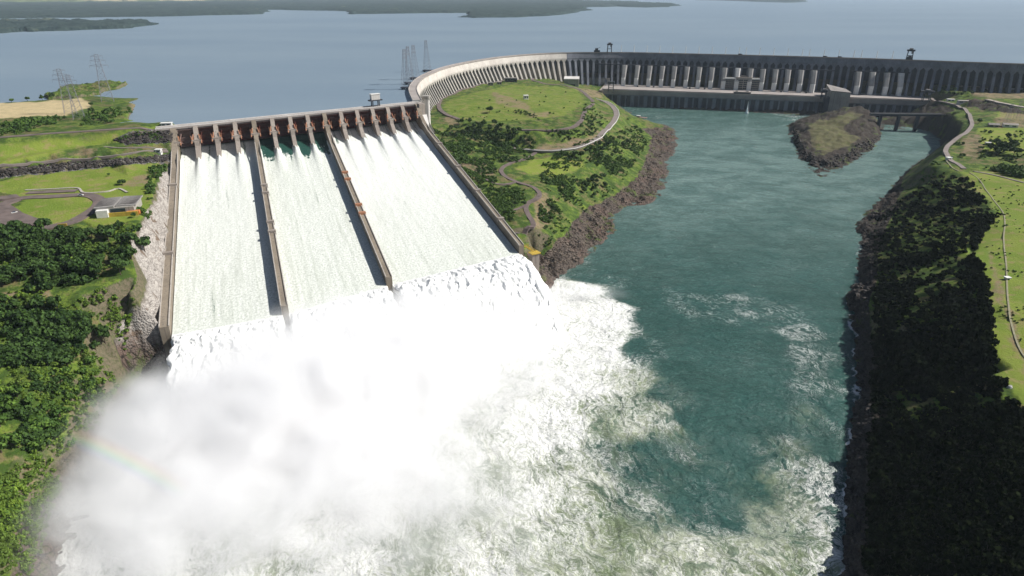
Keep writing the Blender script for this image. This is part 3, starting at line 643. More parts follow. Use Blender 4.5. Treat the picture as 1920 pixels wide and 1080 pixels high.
# ---------------------------------------------------------------- far wooded shores
n = NT('far_woods')
k1 = n.noise(.02, 6, .7); k2 = n.noise(.0035, 4, .6)
fc = n.mix(n.ramp(k1, .4, .65), (.04, .06, .055), (.018, .032, .034)); fc = n.mix(n.ramp(k2, .64, .72), fc, (.12, .13, .08)); 
MAT_FAR = n.fin(fc, .95, n.bump(k1, .8, 8), 0, .1)
n = NT('far_fields'); k1 = n.noise(.0016, 5, .6, n.vec((.6, 2.2, 1))); k2 = n.noise(.006, 5, .7)
fc = n.mix(n.ramp(k1, .42, .58), (.40, .34, .20), (.12, .15, .06)); fc = n.mix(n.ramp(k2, .55, .62), fc, (.05, .07, .03)); MAT_FIELD = n.fin(fc, .95, None, 0, .1)
n = NT('shore_sand'); MAT_SAND = n.fin((.42, .34, .27), .95)
def landmass(name, poly, z0, canopy, mat, nu, nr, sc_, seed, kind='structure', edgew=.25):
    W = np.array([tuple(at(a, b, z0))[:2] for a, b in poly]); uu = W[:, 0] / W[:, 1]
    ua = np.linspace(uu.min() - .01, uu.max() + .01, nu); ya = np.geomspace(W[:, 1].min() * .985, W[:, 1].max() * 1.02, nr)
    X = ua[None, :] * ya[:, None]; Y = np.repeat(ya[:, None], nu, 1)
    jx = X + fbm(X, Y, sc_ * 14, 4, seed) * sc_ * 5; jy = Y + fbm(X, Y, sc_ * 14, 4, seed + 9) * sc_ * 7
    ins = inpoly(jx, jy, [tuple(q) for q in W]).astype(float)
    s_ = ins.copy()
    for _ in range(3):
        s_[1:-1, 1:-1] = (s_[1:-1, 1:-1] * 2 + s_[:-2, 1:-1] + s_[2:, 1:-1] + s_[1:-1, :-2] + s_[1:-1, 2:]) / 6
    Z = np.where(s_ > .02, z0 + .3 + smooth(.35, .8, s_) * canopy * (.75 + .8 * fbm(X, Y, sc_ * 3, 4, seed + 3, .65)), z0 - 4)
    kp = (s_[:-1, :-1] > .01) | (s_[1:, 1:] > .01)
    V_, Q_, A_ = compact(np.stack([X, Y, Z], -1).reshape(-1, 3), grid_faces(nr, nu, kp), {})
    return tag(fastmesh(name, V_, Q_, mat, True), kind=kind)
landmass('near_headland', [(-260, 90), (0, 63), (60, 58), (150, 56), (230, 52), (285, 46), (262, 42), (180, 40), (60, 38), (-260, 46)], 115, 13, MAT_FAR, 420, 120, 26, 5)
landmass('far_shore', [(-500, 48), (0, 35), (120, 34), (260, 31), (400, 29), (488, 26), (500, 19), (560, 18), (640, 20), (665, 26), (780, 25), (852, 25), (858, 31), (880, 34), (935, 34), (1000, 30), (1060, 26), (1098, 24), (1095, 17), (1090, 13), (1160, 12), (1220, 14), (1270, 13), (1262, 7), (1160, 3), (1000, -1), (700, -4), (0, -4), (-500, -2)], 115, 17, MAT_FAR, 900, 260, 60, 8)
landmass('distant_plain', [(-800, 6), (0, 5), (300, 3), (520, 0), (900, -2.5), (1150, -2), (1150, -8), (0, -9), (-800, -8)], 115, 90, MAT_FIELD, 300, 90, 320, 12)
landmass('distant_point', [(1300, 0), (1420, 3.5), (1500, 5), (1545, 3.5), (1480, -1), (1300, -4)], 115, 22, MAT_FAR, 160, 60, 120, 15)
landmass('grass_islet', [(88, 188), (92, 180), (120, 168), (150, 161), (200, 155), (240, 159), (238, 164), (212, 168), (196, 171), (186, 178), (140, 186)], 115, 5, MAT_GROUND, 200, 90, 4, 19)
# ================================================================ SPILLWAY
spill = empty('spillway', tuple(T0), 'concrete spillway with fourteen mostly dark red gates and three long chutes of white water', 'spillway')
spill.location = (0, 0, 0)
ex = (T1 - T0); ex.z = 0; ex.normalize()
def Sd(w):
    a = topw(w); b = lipw(w); v = Vector((b.x - a.x, b.y - a.y, 0)); v.normalize(); return v
def slab(w0, off0, off1, prof, mb):
    "prism with side profile (d,z), between lateral offsets (m) about pier line w0"
    dr = Sd(w0); lat = Vector((-dr.y, dr.x, 0)); lat = lat if lat.dot(ex) > 0 else -lat
    a = topw(w0) + lat * off0; b = topw(w0) + lat * off1; a.z = b.z = 0
    mb.sweep(prof, a, b, dr, dr)
# crest deck and roadway
mb = MB(); lat0 = ex
q = [S(-.9, -11), S(-.9, 2), S(14.35, 2), S(14.35, -11)]
mb.prism([(p.x, p.y) for p in q], 117.2, 119.4); mb.build('crest_deck', M['deck'], spill)
mb = MB()
for d0, d1 in ((-11, -10.5), (1.5, 2.0)):
    q = [S(-.9, d0), S(-.9, d1), S(14.35, d1), S(14.35, d0)]; mb.prism([(p.x, p.y) for p in q], 119.4, 120.5)
mb.build('parapet', M['pale_concrete'], spill)
mb = MB(); q = [S(-.3, -1.5), S(-.3, 1.0), S(14.2, 1.0), S(14.2, -1.5)]; mb.prism([(p.x, p.y) for p in q], 111.5, 117.2)
mb.build('bridge_girder', M['concrete'], spill)
# chute slab below the water
NA, ND = 15, 60
vs = []; 
for i in range(NA + 0):
    wv_ = i
    for j in range(ND):
        d = -10 + (Lw(wv_) + 10) * j / (ND - 1); vs.append(S(wv_, d, zc(d, Lw(wv_)) - 3.0))
Q = grid_faces(NA, ND)
fastmesh('chute_floor', np.array(vs), Q, M['wall_concrete'], True, spill)
mb = MB()   # lip face under the flow
for i in range(14):
    a = S(i, Lw(i) + .5); b = S(i + 1, Lw(i + 1) + .5); mb.add([(a.x, a.y, 30), (b.x, b.y, 30), (b.x, b.y, -12), (a.x, a.y, -12)], [(0, 1, 2, 3)])
mb.build('lip_face', M['dam_dark_and_shade'], spill)
# piers, hoists, gates
for k in range(15):
    wall = k in (0, 4, 8, 14); th = 2.5 if not wall else 2.7
    prof = [(-8, 117.2), (2.2, 117.2), (2.2, 118.6), (9, 117.6), (22, 107.5), (31, 105), (33, 100), (50, 90), (51, 80), (-8, 80)]
    L = Lw(k)
    if wall:
        prof = [(-8, 117.2), (2.2, 117.2), (2.2, 118.6), (9, 117.6), (22, 107.5), (31, 105), (40, 101)]
        for f_ in (.16, .3, .45, .6, .75, .9, 1.0):
            prof.append((L * f_, zwall(L * f_, L)))
        prof += [(L + .5, 44), (L + 1.0, 10), (L * .6, 35), (L * .3, 55), (40, 60), (-8, 60)]
        m_ = MB(); o0 = -th; o1 = th
        if k == 0: o0, o1 = -5.0, 1.6
        if k == 14: o0, o1 = -1.6, 3.4
        slab(k, o0, o1, prof, m_)
        wl = m_.build('chute_wall', M['wall_concrete'], spill)
        wl['label'] = {0: 'outer chute wall beside the pale rock cut', 4: 'first dividing wall between the chutes', 8: 'second dividing wall between the chutes', 14: 'outer chute wall beside the green headland'}[k]
        c_ = MB()       # coping kerb on both edges of the wall top
        for e0, e1 in ((o0 - .25, o0 + .5), (o1 - .5, o1 + .25)):
            cp = [(d, zwall(d, L) + .9) for d in [42 + (L - 42) * t / 8 for t in range(9)]]
            slab(k, e0, e1, cp + [(d, z - 1.2) for d, z in cp[::-1]], c_)
        c_.build('coping', M['kerb'], wl)
        for f_ in ((.42, .47, .64, .69) if k in (4, 8) else (.3, .5, .68, .86) if k == 14 else (.34, .72)):
            g_ = MB(); d = L * f_; z = zwall(d, L)
            slab(k, o0 - .9, o1 + .9, [(d - 2, z - 1.5), (d + 2.2, z - 2.2), (d + 2.2, z + 2.2), (d - 2, z + 2.2)], g_)
            g_.build('aeration_tower', M['hoist'] if k in (8,) else M['concrete'], wl)
    else:
        m_ = MB(); slab(k, -th, th, prof, m_)
        dr = Sd(k); lat = Vector((-dr.y, dr.x, 0)); lat = lat if lat.dot(ex) > 0 else -lat
        T_ = Vector((topw(k).x, topw(k).y, 0))
        a = T_ + dr * 50 - lat * th; b = T_ + dr * 50 + lat * th; c = T_ + dr * 57
        m_.add([(a.x, a.y, 80), (b.x, b.y, 80), (c.x, c.y, 78), (a.x, a.y, 90), (b.x, b.y, 90), (c.x, c.y, 86.5)], [(0, 1, 2), (3, 5, 4), (0, 3, 4, 1), (1, 4, 5, 2), (2, 5, 3, 0)])
        wl = m_.build('pier', M['concrete'], spill)
    dr = Sd(k); lat = Vector((-dr.y, dr.x, 0)); lat = lat if lat.dot(ex) > 0 else -lat
    T_ = Vector((topw(k).x, topw(k).y, 0)); h_ = MB()
    slab(k, -5.6 if k else -1, 5.6 if k < 14 else 1, [(25, 103.6), (29.5, 103.6), (29.5, 106.4), (25, 106.4)], h_)
    h_.build('trunnion_beam', M['concrete'], wl)
    h_ = MB()
    for sgn in (-1, 1):
        if (k == 0 and sgn < 0) or (k == 14 and sgn > 0): continue
        lt = lat * (sgn * 4.3)
        h_.bar(T_ + dr * 28 + lt + Vector((0, 0, 105.5)), T_ + dr * 19 + lat * (sgn * 3.2) + Vector((0, 0, 111.5)), .6, 6)
        h_.bar(T_ + dr * 27 + lt * 1.15 + Vector((0, 0, 106)), T_ + dr * 29.5 + lt * 1.35 + Vector((0, 0, 112.0)), .7, 6, .4)
        h_.bar(T_ + dr * 26.5 + lt * 1.2 + Vector((0, 0, 106)), T_ + dr * 33 + lt * 1.3 + Vector((0, 0, 103)), .9, 6, .6)
    h_.build('gate_hoist', M['hoist'], wl)
for k in range(14):
    w0, w1 = k + 3.1 / GAP, k + 1 - 3.1 / GAP
    up = 6 if k == 0 else 0
    mb = MB(); n_ = 12; pts = []
    for j in range(n_ + 1):
        t = j / n_; zz = 95.2 + 21.3 * t; dd = 5.5 + 5.5 * (t - .45) ** 2 * 4 - 3.5
        pts.append((dd, zz))
    vs = [S(w0, d, z) for d, z in pts] + [S(w1, d, z) for d, z in pts] + [S(w0, d - 1.0, z) for d, z in pts] + [S(w1, d - 1.0, z) for d, z in pts]
    m1 = n_ + 1; fs = [(i, i + 1, m1 + i + 1, m1 + i) for i in range(n_)] + [(2 * m1 + i, 3 * m1 + i, 3 * m1 + i + 1, 2 * m1 + i + 1) for i in range(n_)]
    mb.add(vs, fs)
    for r_ in range(13):                      # vertical stiffeners
        wr = w0 + (w1 - w0) * (r_ + .5) / 13
        for j in range(0, n_, 2):
            a = S(wr, pts[j][0] + .5, pts[j][1]); b = S(wr, pts[j + 2][0] + .5, pts[j + 2][1]); mb.bar(a, b, .35)
    for zz in (99.5, 106, 112):
        dd = np.interp(zz, [p[1] for p in pts], [p[0] for p in pts]); mb.bar(S(w0, dd + 1, zz), S(w1, dd + 1, zz), .7)
    g = mb.build('gate', M['gate_grey'] if k == 0 else M['gate_red'], spill)
    if k == 0: g['label'] = 'grey-pink gate, the only one not dark red'
    ar = MB()
    for sgn, wa in ((0, w0 + .05), (1, w1 - .05)):
        piv = S(wa, 26, 104.5)
        for zz in (99.5, 112): ar.bar(S(wa + (.1 if sgn == 0 else -.1), 4, zz), piv, .55)
    ar.build('gate_arm', M['gate_grey'] if k == 0 else M['gate_red'], g)
# end block and abutment at the wing dam
mb = MB(); a = S(14.1, -10); b = S(14.1, 14); c = S(14.5, 14); d = S(14.5, -10); mb.prism([(p.x, p.y) for p in (a, b, c, d)], 60, 119.4)
mb.build('abutment', M['concrete'], spill)
mb = MB(); a = S(14.16, 14); b = S(14.16, 40); c = S(14.45, 38); d = S(14.6, 14); mb.prism([(p.x, p.y) for p in (a, b, c, d)], 60, [104, 94, 94, 104])
mb.build('buttress_wall', M['pale_concrete'], spill)

# ---- water on the chutes
n = NT('chute_water')
ua = n.attr('across'); va = n.attr('along'); gl = n.attr('glassy')
cb = n.node('ShaderNodeCombineXYZ'); n.L(ua, cb.inputs[0]); n.L(va, cb.inputs[1]); uv = cb.outputs[0]
sp = n.noise(.55, 5, .85, n.vec((1, .75, 1), uv)); stn = n.noise(.24, 5, .62, n.vec((1, .035, 1), uv)); big = n.noise(.03, 4, .6, n.vec((1, .3, 1), uv))
gls = n.ramp(n.math('ADD', gl, n.math('MULTIPLY', n.math('ADD', n.math('SUBTRACT', stn, .5), n.math('MULTIPLY', n.math('SUBTRACT', sp, .5), .5)), 2.4)), .38, .72)
wht = n.mix(n.ramp(sp, .40, .64), (.70, .72, .68), (.40, .43, .38)); wht = n.mix(n.math('MULTIPLY', n.ramp(n.math('ADD', n.math('MULTIPLY', stn, .8), n.math('MULTIPLY', big, .3)), .5, .72), .5), wht, (.40, .43, .37))
wht = n.mix(n.attr('plain'), wht, (.68, .69, .67))
col = n.mix(gls, wht, (.02, .07, .055))
rr = n.math('SUBTRACT', .85, n.math('MULTIPLY', gls, .6))
MAT_CHUTE = n.fin(col, rr, n.bump(n.math('ADD', sp, n.math('MULTIPLY', stn, .6)), .55, .9), 0, .3)
for c0, c1 in ((0, 4), (4, 8), (8, 14)):
    NA = 24 * (c1 - c0); ND = 420; vs = []; A = {'across': [], 'along': [], 'glassy': [], 'plain': []}
    ws = np.linspace(c0 + 2.5 / GAP, c1 - 2.5 / GAP, NA)
    for w_ in ws:
        L = Lw(w_); ds = 3 + (L - 2) * (np.linspace(0, 1, ND) ** 1.15)
        fr = w_ - math.floor(w_); dist = min(fr, 1 - fr) * GAP   # metres to nearest pier line
        nearp = int(round(w_)); ispier = nearp not in (0, 4, 8, 14)
        zz = np.array([zc(d, L) for d in ds])
        tail = np.exp(-((dist / (1.6 + np.maximum(ds - 50, 0) * .10)) ** 2)) * (ds > 50) * np.exp(-np.maximum(ds - 52, 0) / 45) * (3.4 if ispier else 0)
        side = (np.exp(-(max(dist - 2.6, 0) / 1.3) ** 2) * np.clip((ds - 32) / 12, 0, 1) * np.exp(-np.maximum(ds - 50, 0) / 40)) * 1.7
        zz = zz + tail + side + fbm(np.full(ND, w_ * GAP), ds * .5, 6, 3, 5) * .30 * smooth(50, 110, ds)
        p = np.array([tuple(S(w_, d)) for d in (0.0, 100.0)]); dirv = (p[1] - p[0]) / 100
        vs.append(np.stack([p[0][0] + dirv[0] * ds, p[0][1] + dirv[1] * ds, zz], 1))
        A['across'].append(np.full(ND, w_ * GAP)); A['along'].append(ds)
        g_ = np.zeros(ND)
        if c0 == 4: g_ = smooth(104, 58, ds + fbm(np.full(ND, w_ * GAP), ds, 9, 3, 8) * 30) * 1.0 - np.clip(tail + side, 0, 1) * 1.0 * (ds > 44)
        elif c0 == 0: g_ = .28 * smooth(60, 45, ds)
        else: g_ = .35 * smooth(56, 48, ds)
        A['glassy'].append(np.clip(g_ - np.clip(tail + side, 0, 1) * .8, 0, 1))
        A['plain'].append(np.full(ND, .05 if c0 == 4 else .6 if c0 == 8 else .3) * smooth(L, L * .4, ds))
    V_ = np.concatenate(vs); tag(fastmesh('chute_water', V_, grid_faces(NA, ND), MAT_CHUTE, True, None, {k: np.concatenate(v) for k, v in A.items()}), kind='structure')
# ---- jets thrown from the lips
n = NT('jet_foam'); sp = n.noise(.35, 6, .7); sq = n.noise(.12, 4, .6)
MAT_JET = n.fin(n.mix(n.ramp(sp, .46, .68), (.84, .84, .83), (.62, .63, .61)), .9, n.bump(n.math('ADD', sp, sq), .5, 1.0), 0, .1)
def jet(c0, c1, seed):
    NA = int(9 * (c1 - c0)) ; NT_ = 170; ws = np.linspace(c0 + 2.5 / GAP, c1 - 2.5 / GAP, NA * 4); top = []; bot = []
    for i, w_ in enumerate(ws):
        L = Lw(w_); b = S(w_, L); dr = Sd(w_); lx = w_ * GAP
        s_ = np.linspace(-4, 125, NT_); 
        z = np.where(s_ < 0, 36.0, 36 + .30 * s_ - .0052 * s_ ** 2)
        lump = (.35 + .65 * min(1, min(i, len(ws) - 1 - i) / 8.0)) * smooth(-2, 14, s_) * (np.sqrt(.012 + fbm(np.full(NT_, lx), s_ * .8 + fbm(np.full(NT_, lx), s_, 9, 2, seed) * 8, 6, 3, seed + 3, .5) ** 2) * -4.6 + 1.2 + fbm(np.full(NT_, lx) , s_ * .3, 3, 3, seed + 5) * 1.6)
        e = min(i, len(ws) - 1 - i) / 5.0; edge_ = -2.5 * max(0, 1 - e) ** 2 * smooth(0, 10, s_)
        sx = fbm(np.full(NT_, lx), s_, 10, 3, seed + 7) * 4 * smooth(0, 20, s_)
        X = b.x + dr.x * s_ + ex.x * sx; Y = b.y + dr.y * s_ + ex.y * sx
        top.append(np.stack([X, Y, z + lump + edge_], 1)); bot.append(np.stack([X, Y, np.minimum(z - 7, z + lump + edge_ - 1)], 1))
    n1 = len(ws); V_ = np.concatenate(top + bot); q = grid_faces(n1, NT_); off = n1 * NT_
    q2 = q[:, ::-1] + off; sides = []
    for j in range(NT_ - 1):
        for i_ in (0, n1 - 1):
            a = i_ * NT_ + j; sides.append((a, a + 1, a + 1 + off, a + off))
    return fastmesh('falling_water', V_, np.concatenate([q, q2, np.array(sides)]), MAT_JET, True)
for a, b_, s_ in ((0, 4, 3), (4, 8, 13), (8, 14, 29)): tag(jet(a, b_, s_), kind='structure')
# ================================================================ WING DAM + MAIN DAM
I_SPLIT = next(i for i, x in enumerate(AXPX) if x > 1062)
Zv = Vector((0, 0, 1))
def strip(mb, idx, prof):
    "sweep closed profile [(offset towards river, z)] along axis stations"
    n_ = len(prof); m_ = len(idx); vs = []
    for i in idx:
        for o, z in prof: p = AX[i] + AN[i] * o; vs.append((p.x, p.y, z))
    fs = [(a * n_ + j, a * n_ + (j + 1) % n_, (a + 1) * n_ + (j + 1) % n_, (a + 1) * n_ + j) for a in range(m_ - 1) for j in range(n_)]
    fs += [tuple(range(n_)), tuple((m_ - 1) * n_ + j for j in range(n_))[::-1]]
    mb.add(vs, fs)
def build_dam(root, i0, i1, upw, cmat, bmat):
    idx = list(range(i0, i1 + 1))
    mb = MB(); strip(mb, idx, [(0, 118), (0, 120), (-upw, 120), (-upw, 70), (-2, 70), (-2, 104), (3.5, 104), (3.5, 107), (0.6, 118)])
    hd = mb.build('dam_head', cmat, root)
    mb = MB(); strip(mb, idx, [(.35, 68), (.35, 103.7), (.02, 103.7), (.02, 68)]); mb.build('recess_shade_strip', M['dam_dark_and_shade'], root)  # dark strip added in the buttress gaps to paint their shade
    mb = MB(); strip(mb, idx, [(0.9, 119.2), (0.9, 121.1), (0.3, 121.1), (0.3, 120.0), (-.2, 119.9)]); strip(mb, idx, [(-upw, 119.8), (-upw, 121.1), (-upw + .6, 121.1), (-upw + .6, 119.8)])
    mb.build('parapet', M['deck'], root)
    mb = MB(); strip(mb, idx, [(-.6, 120.004), (-.6, 120.06), (-upw + 1.2, 120.06), (-upw + 1.2, 120.004)]); mb.build('crest_road', M['deck'], root)
    for i in idx[:-1]:
        p = (AX[i] + AX[i + 1]) / 2; n_ = (AN[i] + AN[i + 1]).normalized(); t = Vector((-n_.y, n_.x, 0)); x = proj(p.x, p.y, 100)[0]
        f = footz(x) - 4; o = 3.5 + (.46 if not 1110 < x < 1740 else .30) * (104 - f); mb = MB()
        prof = [(-3, 103.5), (3.5, 103.5), (3.5 + .10 * 12, 97), (o, f), (-3, f)]
        mb.sweep([(a, b) for a, b in prof], Vector((p.x, p.y, 0)) - t * 2.9, Vector((p.x, p.y, 0)) + t * 2.9, n_, n_)
        # flared head of the buttress
        a = Vector((p.x, p.y, 0)); b0 = a - t * 8.2; b1 = a + t * 8.2; c0 = a - t * 2.9; c1 = a + t * 2.9
        mb.add([b0 + n_ * 3.4 + Zv * 104, b1 + n_ * 3.4 + Zv * 104, c1 + n_ * 4.6 + Zv * 98, c0 + n_ * 4.6 + Zv * 98, b0 - n_ * 1 + Zv * 104, b1 - n_ * 1 + Zv * 104, c1 - n_ * 1 + Zv * 98, c0 - n_ * 1 + Zv * 98],
               [(0, 1, 2, 3), (4, 7, 6, 5), (0, 3, 7, 4), (1, 5, 6, 2), (0, 4, 5, 1), (3, 2, 6, 7)])
        mb.build('buttress', bmat, root)
wing = empty('wing_dam', (0, 0, 0), 'curved concrete buttress dam sweeping round the green plateau from the spillway end', 'dam')
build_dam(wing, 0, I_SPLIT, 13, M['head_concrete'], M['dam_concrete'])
main = empty('main_dam', (0, 0, 0), 'long straight dark concrete buttress dam behind the powerhouse with a row of white penstocks', 'dam')
NAX = len(AX) - 1
build_dam(main, I_SPLIT, NAX, 9, M['main_shade_concrete'], M['main_shade_concrete'])
# tall round-edged buttress at the end of the wing dam
mb = MB(); P = at(799, 180, 118); g = Vector((P.x, P.y, 0)); r_ = []
for k in range(20):
    t = 2 * math.pi * k / 20; r_.append((P.x + 6.2 * math.cos(t) * abs(math.cos(t)) ** -.35 * .8, P.y + 6.2 * math.sin(t) * abs(math.sin(t) + 1e-6) ** -.35 * .8))
mb.prism(r_, 62, 117.5); mb.build('end_buttress', M['pale_concrete'], wing)
mb = MB(); r2 = [(P.x + (a - P.x) * 1.3, P.y + (b - P.y) * 1.3) for a, b in r_]; mb.prism(r2, 113.5, 118.6); mb.build('end_buttress_cap', M['dam_concrete'], wing)

# powerhouse frame: along-deck direction and river-ward direction
FA, FB = at(1128, 168.5, 39), at(1606, 185.2, 39)
pd = (FB - FA).normalized(); pn = Vector((pd.y, -pd.x, 0)); pn = pn if pn.y < 0 else -pn
PB = [1168, 1192, 1215, 1238.5, 1261, 1284.5, 1307.5, 1331, 1354.5, 1379, 1403, 1426, 1449.5, 1473, 1497, 1521.5, 1604, 1630.5, 1657.5, 1684]
PA, PZ = at(1168, 160.8, 39), at(1684, 180.0, 39)
def penline(px):
    "point on the penstock foot line under photo column px"
    u = (px - 960) / F_PX; d = (PZ - PA)
    # x = u * depth(y); solve PA + s*d
    def g(s):
        q = PA + d * s; return proj(q.x, q.y, 39)[0] - px
    lo, hi = -.3, 1.4
    for _ in range(40):
        m_ = (lo + hi) / 2
        if g(m_) < 0: lo = m_
        else: hi = m_
    return PA + d * lo
for i, px in enumerate(PB):
    b = penline(px); b.z = 0; px_ = proj(b.x, b.y, 39)[0]
    mb = MB(); t = pd
    def ring(c, w_, dpt, z):   # octagonal-ish section
        return [c - t * w_ + pn * dpt * .4 + Zv * z, c - t * w_ * .55 + pn * dpt + Zv * z, c + t * w_ * .55 + pn * dpt + Zv * z, c + t * w_ + pn * dpt * .4 + Zv * z, c + t * w_ - pn * 6 + Zv * z, c - t * w_ - pn * 6 + Zv * z]
    def loft(mb, rings):
        n_ = len(rings[0]); vs = [v for r in rings for v in r]
        fs = [(a * n_ + j, a * n_ + (j + 1) % n_, (a + 1) * n_ + (j + 1) % n_, (a + 1) * n_ + j) for a in range(len(rings) - 1) for j in range(n_)]
        fs += [tuple(range(n_))[::-1], tuple((len(rings) - 1) * n_ + j for j in range(n_))]; mb.add(vs, fs)
    loft(mb, [ring(b, 5.4, 4, 39.2), ring(b, 5.4, 4, 60)])
    pen = mb.build('penstock', M['white'], main)
    mb = MB(); back = -pn
    loft(mb, [ring(b + back * .5, 5.7, 3.5, 60), ring(b + back * 6, 6.0, 3.5, 72), ring(b + back * 16, 6.8, 3.5, 91)])
    up_ = mb.build('penstock_shaft', M['pale_concrete'] if i in (9, 19) else M['shaft'], pen)
    up_.parent = pen
    if i in (9, 19): pen['label'] = 'penstock with a clean white upper shaft'
# gallery beam, back wall of the machine hall, cableway
mb = MB()
a = penline(1120); b = penline(1740)
def run(mb, p0, p1, o0, o1, z0, z1):
    q = [p0 + pn * o0, p1 + pn * o0, p1 + pn * o1, p0 + pn * o1]; mb.prism([(v.x, v.y) for v in q], z0, z1)
run(mb, penline(1090), penline(1560), -20, -16.5, 90.5, 93); run(mb, penline(1590), penline(1700), -20, -16.5, 90.5, 93); mb.build('gallery_beam', M['dam_dark_and_shade'], main)

power = empty('powerhouse', (0, 0, 0), 'long low powerhouse with pale roof deck and dark bays above the green river', 'powerhouse')
F0 = FA; F1 = at(1762, 192, 39); F1 = FA + pd * ((F1 - FA).dot(pd)); 
wdt = abs((PA - FA).dot(pn)) + 30
mb = MB(); run(mb, F0, F1, -wdt, 0, 30, 39); mb.build('roof_deck', M['deck'], power)
mb = MB(); run(mb, F0, F1, -13, -11.6, 39.01, 40.6); mb.build('deck_curb', M['dam_dark_and_shade'], power)
mb = MB(); run(mb, F0, F1, -11, -2, 39.01, 39.12); mb.build('roadway', M['asphalt'], power)
mb = MB(); run(mb, F0, F1, -1.2, .6, 39.01, 40.4); run(mb, F0, F1, 0, 2.2, 29.5, 31); mb.build('parapet', M['deck'], power)
mb = MB(); run(mb, F0, F1, -6, -2.5, -10, 30); mb.build('back_wall', M['dam_dark_and_shade'], power)  # bay shade put into the wall colour
mb = MB(); run(mb, F0, F1, -7, -.1, 27, 38.9); mb.build('upper_band', M['main_shade_concrete'], power)
Lp = (F1 - F0).dot(pd); k = 0; s_ = 12.0
while s_ < Lp - 4:
    wd = 5.2 if k % 2 == 0 else 2.2
    mb = MB(); c = F0 + pd * s_; q = [c - pd * wd - pn * 3, c + pd * wd - pn * 3, c + pd * wd * .8 + pn * (1.5 if k % 2 == 0 else .4), c - pd * wd * .8 + pn * (1.5 if k % 2 == 0 else .4)]
    mb.prism([(v.x, v.y) for v in q], -10, 27.5); mb.build('draft_tube_pier', M['main_shade_concrete'], power); s_ += 17; k += 1
# end wall on the left
mb = MB(); c = F0 + pn * 0; q = [c - pd * 6 - pn * wdt, c + pd * 4 - pn * wdt, c + pd * 4 + pn * 6, c - pd * 6 + pn * 6]; mb.prism([(v.x, v.y) for v in q], -8, 38.6); mb.build('end_wall', M['concrete'], power)
# small roof fittings along the deck
for px in (1196, 1226, 1293, 1321, 1463, 1510):
    c = penline(px) + pn * 12; c.z = 39; mb = MB(); mb.box(-2.2, 2.2, -1.6, 1.6, 0, 3); mb.box(-1.2, 1.2, -.9, .9, 3, 3.8)
    o = mb.build('roof_vent', M['dark_steel'], power); o.location = c; o.rotation_euler = (0, 0, math.atan2(pd.y, pd.x))

def local(name, org, ang, label, cat, group=None): return empty(name, tuple(org), label, cat, group, ang)
PANG = math.atan2(pd.y, pd.x)
# administration building on the deck
c = at(1391, 169, 39); adm = local('office_building', c, PANG, 'wide five storey office block with white roof edges standing on the powerhouse deck', 'building')
mb = MB(); mb.box(-50, 50, 0, 16, 0, 27); mb.box(-18, 20, -1.5, 16.4, 0, 30.5); mb.build('wall', M['dam_concrete'], adm)
mb = MB(); mb.box(-51, -18.2, -1, 17, 27, 29); mb.build('roof', M['white'], adm)
mb = MB(); mb.box(20.2, 51, -1, 17, 27, 29); mb.build('roof', M['white'], adm)
mb = MB(); mb.box(-19, 21, -2.5, 17, 30.5, 32); mb.build('roof', M['concrete'], adm)
mb = MB(); mb.box(-6, 10, 3, 13, 32.01, 35); mb.build('roof_room', M['concrete'], adm)
for fl in range(5):
    z = 3 + fl * 5
    for x0, x1, y in ((-47, -20, -.15), (-16, -.5, -1.65), (1.5, 18, -1.65), (22, 47, -.15)):
        mb = MB(); mb.box(x0, x1, y - .1, y + .4, z, z + 3); 
        w_ = mb.build('window', M['glass'], adm)
        mb = MB(); nb_ = int((x1 - x0) / 3.4)
        for j in range(nb_ + 1):
            xx = x0 + (x1 - x0) * j / nb_; mb.box(xx - .3, xx + .3, y - .9, y + .2, z - .4, z + 3.4)
        mb.box(x0 - .5, x1 + .5, y - .95, y + .2, z - 1.0, z - .41)
        mb.build('window_frame', M['concrete'], w_)
mb = MB(); mb.box(-22, 22, -30, -3, 0, .4); mb.box(-22, 22, -30, -29, .4, 1.4); mb.build('terrace', M['deck'], adm)
c = at(1391, 176.5, 39); cv = local('entrance_hall', c, PANG, 'low entrance hall with pale flat roof in front of the office block', 'building')
mb = MB(); mb.box(-20, 20, -6, 6, 0, 5); mb.build('wall', M['dark_steel'], cv); mb = MB(); mb.box(-21, 21, -7, 7, 5, 6.2); mb.build('roof', M['deck'], cv)
mb = MB(); mb.box(-15, -10, -2, 3, 6.2, 8); mb.box(9, 15, -2, 3, 6.2, 8); mb.build('roof_unit', M['dam_concrete'], cv)
# right assembly hall with skewed roof
c = at(1572, 196, 26); hall = local('assembly_hall', c, PANG, 'tall windowless concrete assembly hall with dark sloping roof breaking the powerhouse row', 'building')
mb = MB(); mb.hexa([(-22, 0, -30), (22, 0, -30), (22, 64, -30), (-22, 64, -30), (-22, 0, 30), (22, 0, 27), (22, 64, 27), (-22, 64, 37)]); mb.build('wall', M['dam_concrete'], hall)
mb = MB(); mb.hexa([(-23, -1, 30), (23, -1, 27), (23, 65, 27), (-23, 65, 37), (-23, -1, 31.5), (23, -1, 28.5), (23, 65, 28.5), (-23, 65, 38.5)]); mb.build('roof', M['roof_grey'], hall)
mb = MB(); mb.box(-34, -22.05, -4, 16, -30, 16); mb.build('side_block', M['dam_dark_and_shade'], hall)
